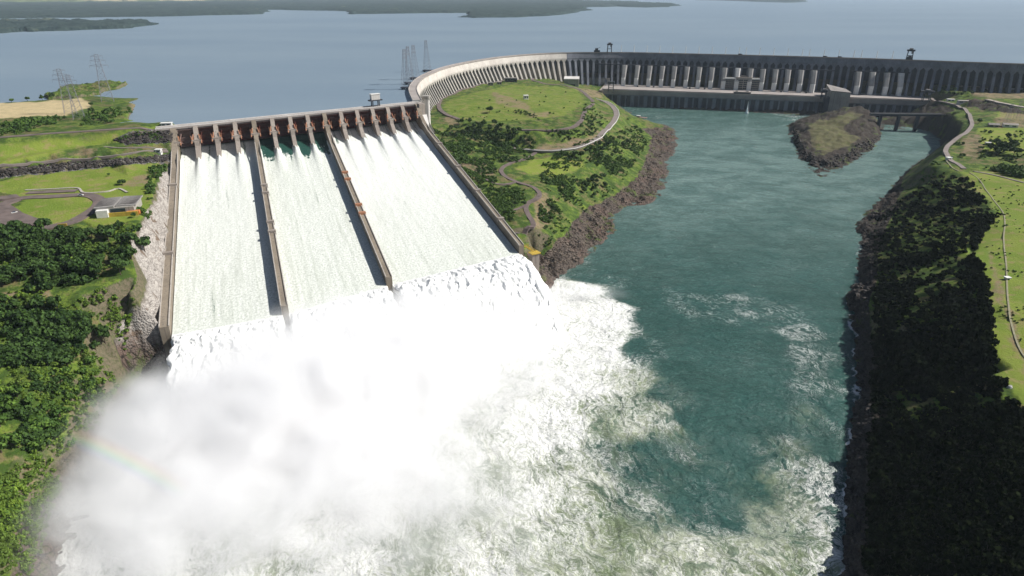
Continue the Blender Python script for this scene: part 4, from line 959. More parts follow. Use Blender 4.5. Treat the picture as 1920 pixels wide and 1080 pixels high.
# left erection building
c = at(1071, 165.5, 42); er = local('erection_hall', c, PANG * .4, 'boxy concrete hall with pale flat roof at the left end of the powerhouse', 'building')
mb = MB(); mb.box(-19, 19, 0, 58, -6, 22); mb.build('wall', M['dam_concrete'], er); mb = MB(); mb.box(-20, 20, -1, 59, 22, 23.4); mb.build('roof', M['pale_concrete'], er)
mb = MB(); mb.box(19.02, 19.6, 4, 55, 0, 20); mb.build('side_wall', M['pale_concrete'], er)
mb = MB(); mb.box(-12, 10, -.3, 0, -4, 10); mb.build('door', M['dark_steel'], er)
c = at(1120, 158, 39); sw = local('switchgear_building', c, PANG, 'long grey building with roof gantries between the left hall and first penstock', 'building')
mb = MB(); mb.box(-46, 32, 0, 22, 0, 15); mb.build('wall', M['dam_concrete'], sw); mb = MB(); mb.box(-47, 33, -1, 23, 15, 16.4); mb.build('roof', M['roof_grey'], sw)
mb = MB()
for x in range(-42, 32, 9): mb.box(x - .5, x + .5, -8, -7, 0, 8)
mb.box(-44, 30, -8.3, -6.7, 8, 9); mb.build('bus_gantry', M['galv'], sw)

# ---- cranes
def gantry(name, org, ang, W_, D_, H_, beam, label, mat, cab=True, group=None):
    t = local(name, org, ang, label, 'crane', group)
    for sx in (-1, 1):
        for sy in (-1, 1):
            mb = MB(); mb.bar((sx * W_ / 2, sy * D_ / 2, 0), (sx * W_ / 2 * .82, sy * D_ / 2 * .9, H_), .8); mb.build('leg', M[mat], t)
    mb = MB()
    for sx in (-1, 1):
        mb.bar((sx * W_ / 2, -D_ / 2, 1), (sx * W_ / 2, D_ / 2, 1), .7); mb.bar((sx * W_ / 2 * .9, -D_ / 2 * .95, H_ * .5), (sx * W_ / 2 * .9, D_ / 2 * .95, H_ * .5), .5)
        mb.bar((sx * W_ / 2, -D_ / 2, 1), (sx * W_ / 2 * .9, D_ / 2 * .95, H_ * .5), .4)
    for sy in (-1, 1): mb.bar((-W_ / 2 * .9, sy * D_ / 2 * .95, H_ * .5), (W_ / 2 * .9, sy * D_ / 2 * .95, H_ * .5), .5)
    mb.build('brace', M[mat], t)
    mb = MB(); mb.box(-W_ / 2 - beam, W_ / 2 + beam, -D_ / 2 - .6, D_ / 2 + .6, H_, H_ + H_ * .16); mb.box(-W_ / 2 - beam - .4, W_ / 2 + beam + .4, -D_ / 2 - 1, D_ / 2 + 1, H_ * 1.16, H_ * 1.18); mb.build('bridge_beam', M[mat], t)
    if cab:
        mb = MB(); mb.box(-W_ * .3, W_ * .3, -D_ * .42, D_ * .42, H_ * 1.18, H_ * 1.34); mb.build('machine_house', M['roof_grey'], t)
        mb = MB(); mb.box(W_ * .12, W_ * .34, -D_ * .3, 0, H_ * .72, H_); mb.build('cab', M['galv'], t)
    return t
def crest(px):
    k = min(range(len(AX)), key=lambda i: abs(AXPX[i] - px)); return AX[k] - AN[k] * 5, math.atan2(AN[k].x, -AN[k].y)
p, a = crest(1138); gantry('gantry_crane', (p.x, p.y, 120.1), a, 12, 8, 19, 1, 'gantry crane on the dam crest near the left end of the mast row', 'dark_steel')
p, a = crest(1124); t = local('hoist_truck', (p.x, p.y, 120.1), a, 'dark squat hoist machine parked beside the crest gantry crane', 'hoist')
mb = MB(); mb.box(-8, 8, -3, 3, 1, 6); mb.box(-5, 3, -2.4, 2.4, 6, 11); mb.build('body', M['dark_steel'], t); mb = MB(); mb.bar((0, 0, 10), (9, 0, 14), .6); mb.bar((-8, -2, .8), (-8, 2, .8), .8, 8); mb.bar((8, -2, .8), (8, 2, .8), .8, 8); mb.build('jib', M['steel'], t)
p, a = crest(1700); gantry('gantry_crane', (p.x, p.y, 120.1), a, 13, 9, 20, 2, 'gantry crane on the dam crest above the far right penstock', 'dark_steel')
p, a = crest(1710); t = local('hoist_truck', (p.x, p.y, 120.1), a, 'low dark hoist unit beside the right crest crane', 'hoist')
mb = MB(); mb.box(-7, 7, -3, 3, .6, 7); mb.box(-3, 4, -2, 2, 7, 10); mb.build('body', M['dark_steel'], t)
c = at(1145, 173, 39); gantry('deck_crane', c, PANG, 13, 9, 22, 1.5, 'dark gantry crane straddling the left end of the powerhouse deck', 'dark_steel', False)
c = at(1543, 185, 39); gantry('deck_crane', c, PANG, 11, 9, 17, 1.5, 'gantry crane on the deck edge against the assembly hall', 'dark_steel')
c = at(1735, 190, 40); gantry('deck_crane', c, PANG, 15, 11, 20, 6, 'gantry crane with overhanging beam at the right end of the deck', 'dark_steel')
for px, lb in ((1545, 'small maintenance vehicle on the dam crest, left of two'), (1580, 'small maintenance vehicle on the dam crest, right of two'), (1393, 'dark vehicle on the dam crest above the office block')):
    p, a = crest(px); t = local('truck', (p.x, p.y, 120.1), a, lb, 'truck'); mb = MB(); mb.box(-4, 4, -1.3, 1.3, .8, 3.4); mb.build('cargo_body', M['dark_steel'], t)
    mb = MB(); mb.box(4.1, 6.2, -1.2, 1.2, .6, 2.8); mb.build('cab', M['galv'], t)
    for x in (-2.6, 4.6):
        for y in (-1.2, 1.2):
            mb = MB(); mb.bar((x, y - .15, .5), (x, y + .15, .5), .5, 10); mb.build('wheel', M['dark_steel'], t)
# spillway stoplog crane house
p = S(11.35, -7, 119.4); t = local('gantry_crane', p, math.atan2(ex.y, ex.x), 'boxy white-roofed gantry crane standing on the spillway crest', 'crane')
for sx in (-5, 5):
    for sy in (-2.6, 2.6): mb = MB(); mb.box(sx - .6, sx + .6, sy - .6, sy + .6, 0, 8); mb.build('leg', M['dark_steel'], t)
mb = MB(); mb.box(-10, 10, -3.4, 3.4, 8, 9.6); mb.build('platform', M['dark_steel'], t); mb = MB(); mb.box(-6.6, 6.6, -3, 3, 9.6, 17); mb.build('machine_house', M['pale_concrete'], t)
mb = MB(); mb.box(-7.1, 7.1, -3.5, 3.5, 17, 17.8); mb.build('roof', M['white'], t)
# white masts along the crest
ORD = 'first second third fourth fifth sixth seventh eighth ninth tenth eleventh twelfth thirteenth fourteenth fifteenth sixteenth seventeenth eighteenth nineteenth twentieth twenty-first twenty-second'.split()
proto = None
for j in range(22):
    px = 1171 + 23.3 * j + .25 * max(0, j - 8) ** 1.5
    if px > 1690: break
    p, a = crest(px); 
    # exact place on the axis
    t = local('lamp_mast', (p.x - 2, p.y + 1.5, 120.1), 0, 'slim white mast on the main dam crest, %s in the row counted from the left' % ORD[j], 'mast', 'white masts along the dam crest')
    if proto is None:
        mb = MB(); mb.bar((0, 0, 0), (0, 0, 18), .8, 6, .6); a1 = mb.build('pole', M['white'], t); mb = MB(); mb.box(-1.4, 1.4, -.3, .3, 18, 18.5); a2 = mb.build('lamp_head', M['white'], t); proto = (a1, a2)
    else:
        for q_ in proto: c_ = q_.copy(); sc.collection.objects.link(c_); c_.parent = t
# ---- lattice pylons
def pylon_mesh(H_, W_, arms=True):
    mb = MB(); n_ = 9
    def wd(t): return W_ * (1 - .80 * t) if t < .72 else W_ * (1 - .80 * .72) * (1 - (t - .72) * 1.2)
    P_ = [[(sx * wd(t) / 2, sy * wd(t) / 2, H_ * t) for sx, sy in ((-1, -1), (1, -1), (1, 1), (-1, 1))] for t in [j / n_ for j in range(n_ + 1)]]
    r_ = .13
    for j in range(n_):
        for k in range(4):
            a, b = P_[j][k], P_[j + 1][k]; mb.bar(a, b, r_ * 1.3)
            mb.bar(P_[j][k], P_[j + 1][(k + 1) % 4], r_ * .7); mb.bar(P_[j][(k + 1) % 4], P_[j + 1][k], r_ * .7); mb.bar(P_[j + 1][k], P_[j + 1][(k + 1) % 4], r_ * .7)
    arm = MB()
    for z, l in ((.78, .62), (.88, .5), (.97, .38)):
        for s in (-1, 1):
            tip = (s * W_ * l * 1.15, 0, H_ * z)
            for y in (-.8, .8): arm.bar((0, y, H_ * z - 1.2), tip, .16); arm.bar((0, y, H_ * z + 1.6), tip, .16)
            arm.bar(tip, (tip[0], 0, tip[2] - 3.4), .16)
    return mb, arm
pm, pa = pylon_mesh(62, 15)
base_p = None
def pylon(P_, ang, sc_, label, group, grounded=True):
    global base_p
    t = local('lattice_pylon', P_, ang, label, 'pylon', group); t.scale = (sc_, sc_, sc_)
    if base_p is None: base_p = (pm.build('lattice_frame', M['galv'], t), pa.build('cross_arm', M['galv'], t))
    else:
        for q_ in base_p: c_ = q_.copy(); sc.collection.objects.link(c_); c_.parent = t
    return t
pylon(tuple(at(150, 226, 117)), .5, .92, 'lattice pylon nearest the embankment road, on the left lakeside meadow', 'pylons on the left peninsula')
pylon(tuple(at(134, 217, 117)), .5, .98, 'lattice pylon in the dry pale field, leftmost of the three on the peninsula', 'pylons on the left peninsula')
pylon(tuple(at(203, 193, 117)), .5, 1.12, 'tallest lattice pylon in front of the grassy islet', 'pylons on the left peninsula')
for (bx, by, hx, lb) in ((762, 163, 0, 'lattice pylon on the lake platform nearest the spillway end'), (768, 154, 0, 'lattice pylon on the second lake platform from the spillway end'), (778, 145, 0, 'lattice pylon on the third lake platform from the spillway end'), (801, 131, 0, 'lattice pylon on the farthest lake platform behind the wing dam')):
    P_ = at(bx, by, 119)
    k = min(range(len(AX)), key=lambda i: (AX[i] - Vector((P_.x, P_.y, 120))).length); nn = Vector((AX[k].x - P_.x, AX[k].y - P_.y, 0)); ln = nn.length; nn.normalize(); tt = Vector((-nn.y, nn.x, 0))
    d_ = empty('pylon_platform', (0, 0, 0), 'dark slab on piles, ' + lb.replace('lattice pylon on the ', ''), 'platform', 'pylon platforms in the lake')
    mb = MB(); c0 = Vector((P_.x, P_.y, 0)); e = max(ln - 6, 8)
    mb.prism([(v.x, v.y) for v in (c0 - nn * 9 - tt * 6.5, c0 + nn * e - tt * 6.5, c0 + nn * e + tt * 6.5, c0 - nn * 9 + tt * 6.5)], 117.2, 119); mb.build('slab', M['dam_dark_and_shade'], d_)
    mb = MB()
    for a_ in (-6, 6, e * .7):
        for b_ in (-4.5, 4.5): q_ = c0 + nn * a_ + tt * b_; mb.bar((q_.x, q_.y, 100), (q_.x, q_.y, 117.2), 1.3, 8)
    mb.build('pile', M['dam_dark_and_shade'], d_)
    pylon((P_.x, P_.y, 119), math.atan2(nn.y, nn.x) + 1.57, 1.0 if by > 150 else .95, lb, 'pylons in the lake behind the wing dam')
for px, py in ((1905, 214), (1886, 222)):
    P_ = gpt(px, py + 10); pylon(tuple(P_), .2, .55, 'small faint pylon on the right bank meadow, %s' % ('the right one' if px > 1900 else 'the left one'), 'small pylons on the right bank')
# ================================================================ ROADS
def path_pts(pts, step=4.0):
    P_ = ground([p[0] for p in pts], [p[1] for p in pts]); P_ = [Vector((a[0], a[1], 0)) for a in P_]
    return resample(catmull(P_, 10), step)
def ribbon(name, pts, wd, mat, lift=.55, world=None, zfun=None, off=0.0):
    P_ = world or path_pts(pts); N_ = normals(P_); vs = []
    xs = np.array([[(p + n_ * (off + s * wd / 2)).to_tuple()[:2] for s in (-1, -.5, 0, .5, 1)] for p, n_ in zip(P_, N_)])
    z = hz(xs[..., 0], xs[..., 1]); zc_ = z.max(1); k = np.ones(7) / 7
    zs = np.convolve(np.pad(zc_, 3, mode='edge'), k, 'valid'); zs = np.maximum(zs, zc_ - .3)
    for row, zz in zip(xs, zs):
        for x, y in row: vs.append((x, y, zz + lift))
    for row, zz in zip(xs, zs):
        for x, y in row: vs.append((x, y, zz + lift - 2.5))
    n1 = len(P_); q = grid_faces(n1, 5); off_ = n1 * 5; side = []
    for i in range(n1 - 1):
        for j in (0, 4): side.append((i * 5 + j, (i + 1) * 5 + j, (i + 1) * 5 + j + off_, i * 5 + j + off_))
    o = fastmesh(name, np.array(vs), np.concatenate([q, np.array(side)]), mat, False); tag(o, kind='structure'); return P_, zs + lift, N_
emb = [at(a, b, 120) for a, b in ((-300, 288), (-60, 263), (0, 258), (120, 249), (230, 242), (322, 236))]
for p in emb: p.z = 0
ribbon('embankment_road', None, 9, M['asphalt'], .5, resample(catmull(emb, 10), 6))
ribbon('lower_road', [(-80, 322), (0, 312), (120, 298), (230, 291), (318, 284)], 3.4, M['road_brown'], .5)
ribbon('rubble_road', [(195, 275), (250, 278), (318, 280)], 3, M['road_brown'], .4)
ring_ = [(0, 388), (40, 372), (100, 369), (160, 366), (185, 374), (184, 386), (165, 400), (135, 415), (100, 426), (70, 428), (45, 418), (20, 396), (0, 384)]
ribbon('car_park_road', ring_, 11, M['asphalt'], .5)
ribbon('car_park_road', [(-60, 376), (0, 374), (40, 368)], 12, M['asphalt'], .62)
ribbon('car_park_road', [(-80, 400), (-20, 398), (20, 412), (60, 428)], 26, M['asphalt'], .58)
ribbon('footpath', [(-20, 392), (10, 404), (38, 424)], 1.6, M['kerb'], .9)
ribbon('parking_bays', [(52, 362), (100, 360), (150, 358)], 9, M['asphalt'], .7)
ribbon('footpath', [(48, 357), (100, 355), (145, 353), (158, 362), (200, 360), (222, 354), (240, 362)], 2.0, M['kerb'], .8)
ribbon('plateau_road', [(1004, 143), (998, 150), (1020, 157), (1060, 160), (1088, 170), (1104, 184), (1112, 194)], 8, M['asphalt'], .6)
ribbon('plateau_road', [(985, 149), (940, 152), (900, 158), (865, 168), (838, 180), (824, 192), (824, 203), (836, 214), (862, 226)], 8, M['asphalt'], .6)
ribbon('plateau_road', [(1112, 196), (1100, 204), (1093, 218), (1086, 230), (1060, 242), (1020, 245), (965, 243)], 7, M['asphalt'], .6)
W1, Z1, N1 = ribbon('lower_headland_road', [(1118, 186), (1140, 195), (1154, 208), (1154, 222), (1140, 243), (1112, 266), (1075, 280), (1030, 284), (985, 281), (960, 278)], 10, M['road_brown'], .7)
mb = MB(); pts_ = [(p + n_ * s, z) for p, n_, z in zip(W1, N1, Z1) for s in (5.6,)]
pts2 = [(p - n_ * 5.6, z) for p, n_, z in zip(W1, N1, Z1)]
cent = Vector((at(1060, 225, 60).x, at(1060, 225, 60).y, 0))
use = pts_ if (pts_[len(pts_) // 2][0] - cent).length > (pts2[len(pts2) // 2][0] - cent).length else pts2
for (a, za), (b, zb) in zip(use[:-6], use[1:-5]): mb.bar((a.x, a.y, za + .4), (b.x, b.y, zb + .4), .55)
o = mb.build('guard_rail', M['white']); tag(o, 'long white guard rail along the outer edge of the curving headland road', 'guard rail')
ribbon('winding_road', [(1012, 281), (1000, 290), (985, 298), (960, 305), (944, 313), (940, 322), (948, 331), (965, 340), (988, 347), (1004, 354), (1012, 364), (1006, 373), (992, 380), (986, 390), (990, 402), (999, 418), (998, 430), (986, 437), (966, 440)], 5.6, M['asphalt'], .6)
ribbon('winding_road', [(968, 342), (945, 347), (925, 343), (905, 334), (884, 326), (866, 324)], 4.2, M['asphalt'], .5)
ribbon('winding_road', [(988, 384), (970, 392), (950, 397), (932, 396)], 4.2, M['asphalt'], .5)
ribbon('right_bank_road', [(1722, 184), (1760, 190), (1796, 200), (1814, 212), (1822, 228), (1820, 240), (1806, 254), (1785, 269), (1773, 282), (1777, 294), (1790, 306), (1808, 318)], 6.5, M['road_brown'], .7)
ribbon('right_bank_road', [(1825, 322), (1870, 330), (1925, 344), (2000, 362)], 3.4, M['road_brown'], .6)
ribbon('meadow_footpath', [(1818, 324), (1838, 340), (1862, 374), (1880, 398), (1884, 415), (1882, 450), (1886, 490), (1888, 530), (1890, 565), (1897, 610), (1912, 655), (1930, 680)], 1.2, M['path'], .4)
ribbon('meadow_footpath', [(1774, 300), (1782, 312), (1800, 322)], 1.5, M['path'], .5)
ribbon('quay_road', [(1790, 158 + 6), (1850, 168), (1930, 176)], 6, M['pave'], .5)
ribbon('quay_road', [(1850, 188), (1885, 195), (1930, 203)], 10, M['pave'], .5)

# ================================================================ SMALL STRUCTURES
def hut(px, py, label, wx_, wy_, h, mat='dam_concrete', roof='roof_grey', ang=0.0, cat='building', win=2, name='small_building', pitched=False):
    P_ = gpt(px, py); t = local(name, (P_.x, P_.y, P_.z - .6), ang, label, cat)
    mb = MB(); mb.box(-wx_ / 2, wx_ / 2, -wy_ / 2, wy_ / 2, -3, h); mb.build('wall', M[mat], t)
    mb = MB(); e = .6
    if pitched: mb.add([(-wx_ / 2 - e, -wy_ / 2 - e, h), (wx_ / 2 + e, -wy_ / 2 - e, h), (wx_ / 2 + e, wy_ / 2 + e, h), (-wx_ / 2 - e, wy_ / 2 + e, h), (-wx_ / 2 - e, 0, h + wy_ * .25), (wx_ / 2 + e, 0, h + wy_ * .25)], [(0, 1, 5, 4), (3, 4, 5, 2), (0, 4, 3), (1, 2, 5), (0, 3, 2, 1)])
    else: mb.box(-wx_ / 2 - e, wx_ / 2 + e, -wy_ / 2 - e, wy_ / 2 + e, h, h + .7)
    mb.build('roof', M[roof], t)
    for j in range(win):
        x = -wx_ / 2 + wx_ * (j + .5) / win; mb = MB(); mb.box(x - wx_ / win * .28, x + wx_ / win * .28, -wy_ / 2 - .08, -wy_ / 2 + .2, h * .4, h * .8); mb.build('window', M['glass'], t)
    mb = MB(); mb.box(wx_ / 2 - .1, wx_ / 2 + .08, -wy_ * .12, wy_ * .12, 0, min(h * .7, 3)); mb.build('door', M['dark_steel'], t)
    return t
hut(986, 186, 'small white block house with a shaft, alone in the middle of the plateau', 9, 8, 8, 'white', 'white', .2)
hut(920, 160, 'small dark shed, leftmost building at the foot of the wing dam', 12, 9, 7, 'dam_concrete', 'roof_grey', .1)
hut(936, 158, 'pale small shed right of the dark shed at the foot of the wing dam', 11, 9, 6, 'concrete', 'deck', .1)
hut(958, 153, 'long dark service building at the foot of the wing dam', 30, 12, 9, 'dam_dark_and_shade', 'roof_grey', .05, win=5)
hut(313, 236, 'small white kiosk at the left end of the spillway crest', 12, 6, 4, 'white', 'white', .2)
hut(298, 286, 'tiny white shelter on the rubble track left of the spillway', 6, 5, 4, 'white', 'white', .1, win=1)
hut(1778, 300, 'small white box building on the bend of the right bank road', 6, 5, 4, 'white', 'white', .3, win=1)
hut(1806, 193, 'low grey-roofed shed beside the right bank road', 22, 10, 5, 'pale_concrete', 'deck', -.3)
hut(1782, 190, 'white-roofed shed left of the low grey shed, right bank', 14, 9, 5, 'white', 'pale_concrete', -.3)
hut(1862, 238, 'blue-grey roofed house among trees on the right bank', 16, 10, 5, 'concrete', 'roof_grey', -.4, pitched=True)
hut(1893, 238, 'long pale-roofed house right of the grey roofed one, right bank', 22, 9, 5, 'white', 'deck', -.4, pitched=True)
hut(1852, 271, 'tiny pale shed in the meadow left of the big dark tree', 7, 5, 3.5, 'pale_concrete', 'pale_concrete', -.2, win=1)
hut(1888, 524, 'tiny white platform hut on the meadow footpath', 3.4, 2.6, 2.2, 'white', 'white', .1, win=1)
for a, b, lb in ((1897, 169, 'left white truck under the right end of the main dam'), (1916, 169, 'right white truck under the right end of the main dam')):
    P_ = gpt(a, b); t = local('truck', tuple(P_), -.3, lb, 'truck'); mb = MB(); mb.box(-7, 4, -1.8, 1.8, 1, 4.4); mb.build('cargo_body', M['white'], t); mb = MB(); mb.box(4.2, 7, -1.7, 1.7, .8, 3.6); mb.build('cab', M['white'], t)
    mb = MB()
    for x in (-5, 5):
        for y in (-1.7, 1.7): mb.bar((x, y - .2, .6), (x, y + .2, .6), .7, 10)
    mb.build('axle', M['dark_steel'], t)
P_ = gpt(1893, 727); t = tag(MB().add([(P_.x + 1.9 * math.cos(a) * (1 + .2 * math.sin(3 * a)), P_.y + 1.4 * math.sin(a), P_.z - .5) for a in [k * .628 for k in range(10)]] + [(P_.x + 1.2 * math.cos(a), P_.y + .9 * math.sin(a), P_.z + 1.3 + .3 * math.sin(2 * a)) for a in [k * .628 for k in range(10)]], [tuple(range(10))[::-1], tuple(range(10, 20))] + [(i, (i + 1) % 10, 10 + (i + 1) % 10, 10 + i) for i in range(10)]).build('boulder', M['pale_concrete']), 'pale boulder in the lower right meadow above the black slope', 'boulder')
# visitor building by the car park
A_, B_ = gpt(206, 374), gpt(240, 372); P_ = gpt(226, 400)
vz = 93.0; vb_ = local('visitor_building', (at(224, 392, vz).x, at(224, 392, vz).y, vz), .28, 'flat grey double-roofed building with white and orange walls at the car park', 'building')
mb = MB(); mb.box(-15, 15, -12, 16, -3, 5); mb.build('wall', M['dam_concrete'], vb_)
mb = MB(); mb.hexa([(-16.5, -12, 5), (-.6, -12, 5), (-.6, 17, 5.4), (-16.5, 17, 5.4), (-16.5, -12, 5.9), (-.6, -12, 6.4), (-.6, 17, 6.8), (-16.5, 17, 6.4)]); mb.build('roof', M['roof'], vb_)
mb = MB(); mb.hexa([(.6, -10, 5), (16.5, -10, 5), (16.5, 18, 5.4), (.6, 18, 5.4), (.6, -10, 6.4), (16.5, -10, 5.9), (16.5, 18, 6.4), (.6, 18, 6.8)]); mb.build('roof', M['roof'], vb_)
for y in range(-9, 17, 3):
    mb = MB(); mb.box(-16.2, -.8, y, y + .35, 6.25, 6.9); mb.box(.8, 16.2, y + 1, y + 1.35, 6.25, 6.9); mb.build('roof_rib', M['roof_grey'], vb_)
mb = MB(); mb.box(9, 19, -14.2, -10.2, -2, 1.2); mb.build('terrace', M['orange'], vb_)
mb = MB(); mb.box(-14, 18, -15.4, -14.4, -3, 1.3); mb.build('terrace_wall', M['yellow'], vb_)
mb = MB(); mb.box(-14, -5, -17, -12.2, -2, 4.4); mb.build('annex', M['white'], vb_)
mb = MB(); mb.box(-4, 8, -12.4, -11.9, 0, 4); mb.build('window', M['glass'], vb_)
sg = local('yellow_sign', tuple(gpt(119, 428)), .2, 'small yellow sign board on the edge of the car park road', 'sign'); mb = MB(); mb.box(-3.4, 3.4, -.3, .3, .8, 4); mb.build('board', M['yellow'], sg); mb = MB(); mb.box(-2.8, -2.4, -.2, .2, -1, .8); mb.box(2.4, 2.8, -.2, .2, -1, .8); mb.build('post', M['galv'], sg)
# cars
def car(px, py, col, label, ang, group=None, sc_=1.0, world=None):
    P_ = world or gpt(px, py); t = local('parked_car', (P_.x, P_.y, P_.z + .75), ang, label, 'car', group)
    mb = MB(); mb.hexa([(-2.3, -.9, .35), (2.3, -.9, .35), (2.3, .9, .35), (-2.3, .9, .35), (-2.25, -.85, .95), (2.25, -.85, .9), (2.25, .85, .9), (-2.25, .85, .95)]); mb.build('body', M[col], t)
    mb = MB(); mb.hexa([(-1.7, -.8, .95), (1.1, -.8, .95), (1.1, .8, .95), (-1.7, .8, .95), (-1.2, -.65, 1.5), (.5, -.65, 1.5), (.5, .65, 1.5), (-1.2, .65, 1.5)]); mb.build('windows', M['glass'], t)
    for x in (-1.4, 1.4):
        for y in (-.88, .88): mb = MB(); mb.bar((x, y - .1, .35), (x, y + .1, .35), .36, 10); mb.build('wheel', M['dark_steel'], t)
    t.scale = (sc_,) * 3; return t
car(152, 368, 'white', 'white car on the road beside the row of parking bays', .1)
car(28, 401, 'white', 'white car on the wide lane of the car park, left edge', .9)
car(1785, 296, 'dark_steel', 'dark car on the bend of the right bank road', .9)
car(1, 431, 'white', 'white car at the far left edge above the thicket', .2)
# bridge across the right channel
BA, BB = at(1632, 212.5, 34), at(1800, 214.5, 38)
br = empty('road_bridge', (0, 0, 0), 'slim concrete bridge on three piers across the dark channel right of the rock island', 'bridge')
bd = (BB - BA); bl = bd.length; bd.normalize(); bn = Vector((bd.y, -bd.x, 0)).normalized()
def brun(mb, s0, s1, o0, o1, dz0, dz1):
    a = BA + bd * s0; b = BA + bd * s1
    mb.hexa([a + bn * o0 + Zv * dz0, b + bn * o0 + Zv * dz0, b + bn * o1 + Zv * dz0, a + bn * o1 + Zv * dz0, a + bn * o0 + Zv * dz1, b + bn * o0 + Zv * dz1, b + bn * o1 + Zv * dz1, a + bn * o1 + Zv * dz1])
mb = MB(); brun(mb, 0, bl, -5, 5, -1.2, 0); brun(mb, 0, bl, -3.4, 3.4, -4.5, -1.2); mb.build('deck', M['dam_dark_and_shade'], br)
mb = MB(); brun(mb, 0, bl, 4.6, 5.2, -.5, 1.1); brun(mb, 0, bl, -5.2, -4.6, -.5, 1.1); mb.build('railing', M['deck'], br)
for px in (1652, 1686, 1722):
    s_ = next(s for s in np.linspace(0, bl, 400) if proj((BA + bd * s).x, (BA + bd * s).y, 34)[0] >= px); c = BA + bd * s_; mb = MB()
    q = [c - bd * 2.6 - bn * 4.5, c + bd * 2.6 - bn * 4.5, c + bd * 2.6 + bn * 4.5, c - bd * 2.6 + bn * 4.5]; mb.prism([(v.x, v.y) for v in q], -10, c.z - 4.5); mb.build('pier', M['dam_dark_and_shade'], br)
# barge near the headland
P_ = at(1202, 221, .2); bg_ = local('work_barge', tuple(P_), -.35, 'small pinkish work barge moored off the headland tip by the powerhouse', 'boat')
mb = MB(); mb.hexa([(-13, -3.5, -1), (13, -3.5, -1), (13, 3.5, -1), (-13, 3.5, -1), (-14.5, -4, 1.6), (14.5, -4, 1.6), (14.5, 4, 1.6), (-14.5, 4, 1.6)]); mb.build('hull', m_plain('barge', (.36, .22, .18)), bg_)
mb = MB(); mb.box(-10, -3, -2.5, 2.5, 1.6, 4.6); mb.build('cabin', M['concrete'], bg_); mb = MB(); mb.box(-11, -2, -3.2, 3.2, 4.6, 5.2); mb.build('cabin_roof', M['white'], bg_)
# yellow stair tower and pipe at the foot of the outer chute wall
P_ = S(14.42, Lw(14) - 6, 32); st_ = local('stair_tower', tuple(P_), .5, 'yellow railed stairway at the lower end of the outer chute wall', 'stairway')
mb = MB(); mb.box(-1.4, 1.4, -16, 2, 6, 6.5); mb.build('walkway', M['yellow'], st_)
mb = MB()
for y in range(-16, 3, 3):
    for x in (-1.4, 1.4): mb.bar((x, y, 6), (x, y, 8.2), .16)
for x in (-1.4, 1.4): mb.bar((x, -16, 8.2), (x, 2, 8.2), .2)
mb.build('railing', M['yellow'], st_); mb = MB(); mb.box(-4.5, 3.5, -20, -14, -14, 5.4); mb.build('concrete_base', M['concrete'], st_)
mb = MB(); mb.box(-5.5, 4.5, -21, -13.5, 5.4, 6.4); mb.build('landing', M['yellow'], st_)
P0_, P1_ = Vector(S(14.5, Lw(14) + 24, 8)), Vector(S(15.4, Lw(14) + 14, 9)); mb = MB(); mb.bar(P0_, P1_, .9, 8); tag(mb.build('drain_pipe', M['pale_concrete']), 'pale pipe sticking out of the wet rocks beside the right jet', 'pipe')
# spray column of the fountain in front of the powerhouse
n = NT('spray'); MAT_SPRAY = n.fin((.82, .85, .87), .9); 
P_ = at(1400, 212.5, 0); mb = MB(); 
for k in range(26):
    a = k * 2.4; r1_ = .6 + 3.4 * (1 - k / 26); h_ = 6 + 24 * (k / 26)
    mb.bar((P_.x + r1_ * math.cos(a), P_.y + r1_ * math.sin(a), 0), (P_.x + r1_ * .25 * math.cos(a), P_.y + r1_ * .25 * math.sin(a), h_), .75, 5, .15)
tag(mb.build('water_jet', MAT_SPRAY), 'thin white water jet rising before the powerhouse wall', 'fountain jet')

# ================================================================ VEGETATION
def crown(seed, nl, nleaf, rad, hgt_, base, ls, flat=1.0):
    g = np.random.default_rng(seed); lobes = []
    for k in range(nl):
        a = g.uniform(0, 6.28); r_ = rad * math.sqrt(g.uniform(0, 1)) * .68; z = base + hgt_ * (.35 + .5 * g.uniform() * (1 - .5 * r_ / rad)); lobes.append((r_ * math.cos(a), r_ * math.sin(a), z, rad * g.uniform(.3, .48)))
    V_ = []; 
    for i in range(nleaf):
        l = lobes[g.integers(nl)]; d = g.normal(size=3); d /= np.linalg.norm(d); d[2] = d[2] * flat if d[2] > 0 else d[2] * .5
        c = np.array(l[:3]) + d * l[3] * g.uniform(.7, 1.05)
        t = g.normal(size=3); nrm = d + g.normal(size=3) * .45; nrm /= np.linalg.norm(nrm); t -= nrm * t.dot(nrm); t /= np.linalg.norm(t); b = np.cross(nrm, t); s = ls * g.uniform(.6, 1.3)
        V_ += [c - t * s - b * s * .7, c + t * s - b * s * .6, c + t * s * .8 + b * s, c - t * s * .7 + b * s * .8]
    return np.array(V_), np.arange(nleaf * 4).reshape(-1, 4)
def trunk_mb(h, r, seed):
    g = random.Random(seed); mb = MB(); mb.bar((0, 0, -1.5), (0, 0, h * .55), r, 7, r * .6)
    for k in range(5):
        a = g.uniform(0, 6.28); mb.bar((0, 0, h * g.uniform(.35, .55)), (h * .3 * math.cos(a), h * .3 * math.sin(a), h * g.uniform(.7, .85)), r * .5, 5, r * .15)
    return mb
PROT = {}
def proto_tree(key, seed, rad, h, nleaf, ls, mat, flat=1.0, base=.25):
    V_, Q_ = crown(seed, 13, nleaf, rad, h * (1 - base), h * base, ls, flat)
    me = bpy.data.meshes.new('crown'); me.from_pydata(V_.tolist(), [], Q_.tolist()); me.materials.append(M[mat])
    tb = trunk_mb(h, .38 if h > 7 else .2, seed); mt = bpy.data.meshes.new('trunk'); mt.from_pydata(tb.v, [], tb.f); mt.materials.append(M['bark']); PROT[key] = (me, mt)
for k in range(4): proto_tree('dark%d' % k, 100 + k, 5.2, 10.5, 420, .85, 'leaf_dark')
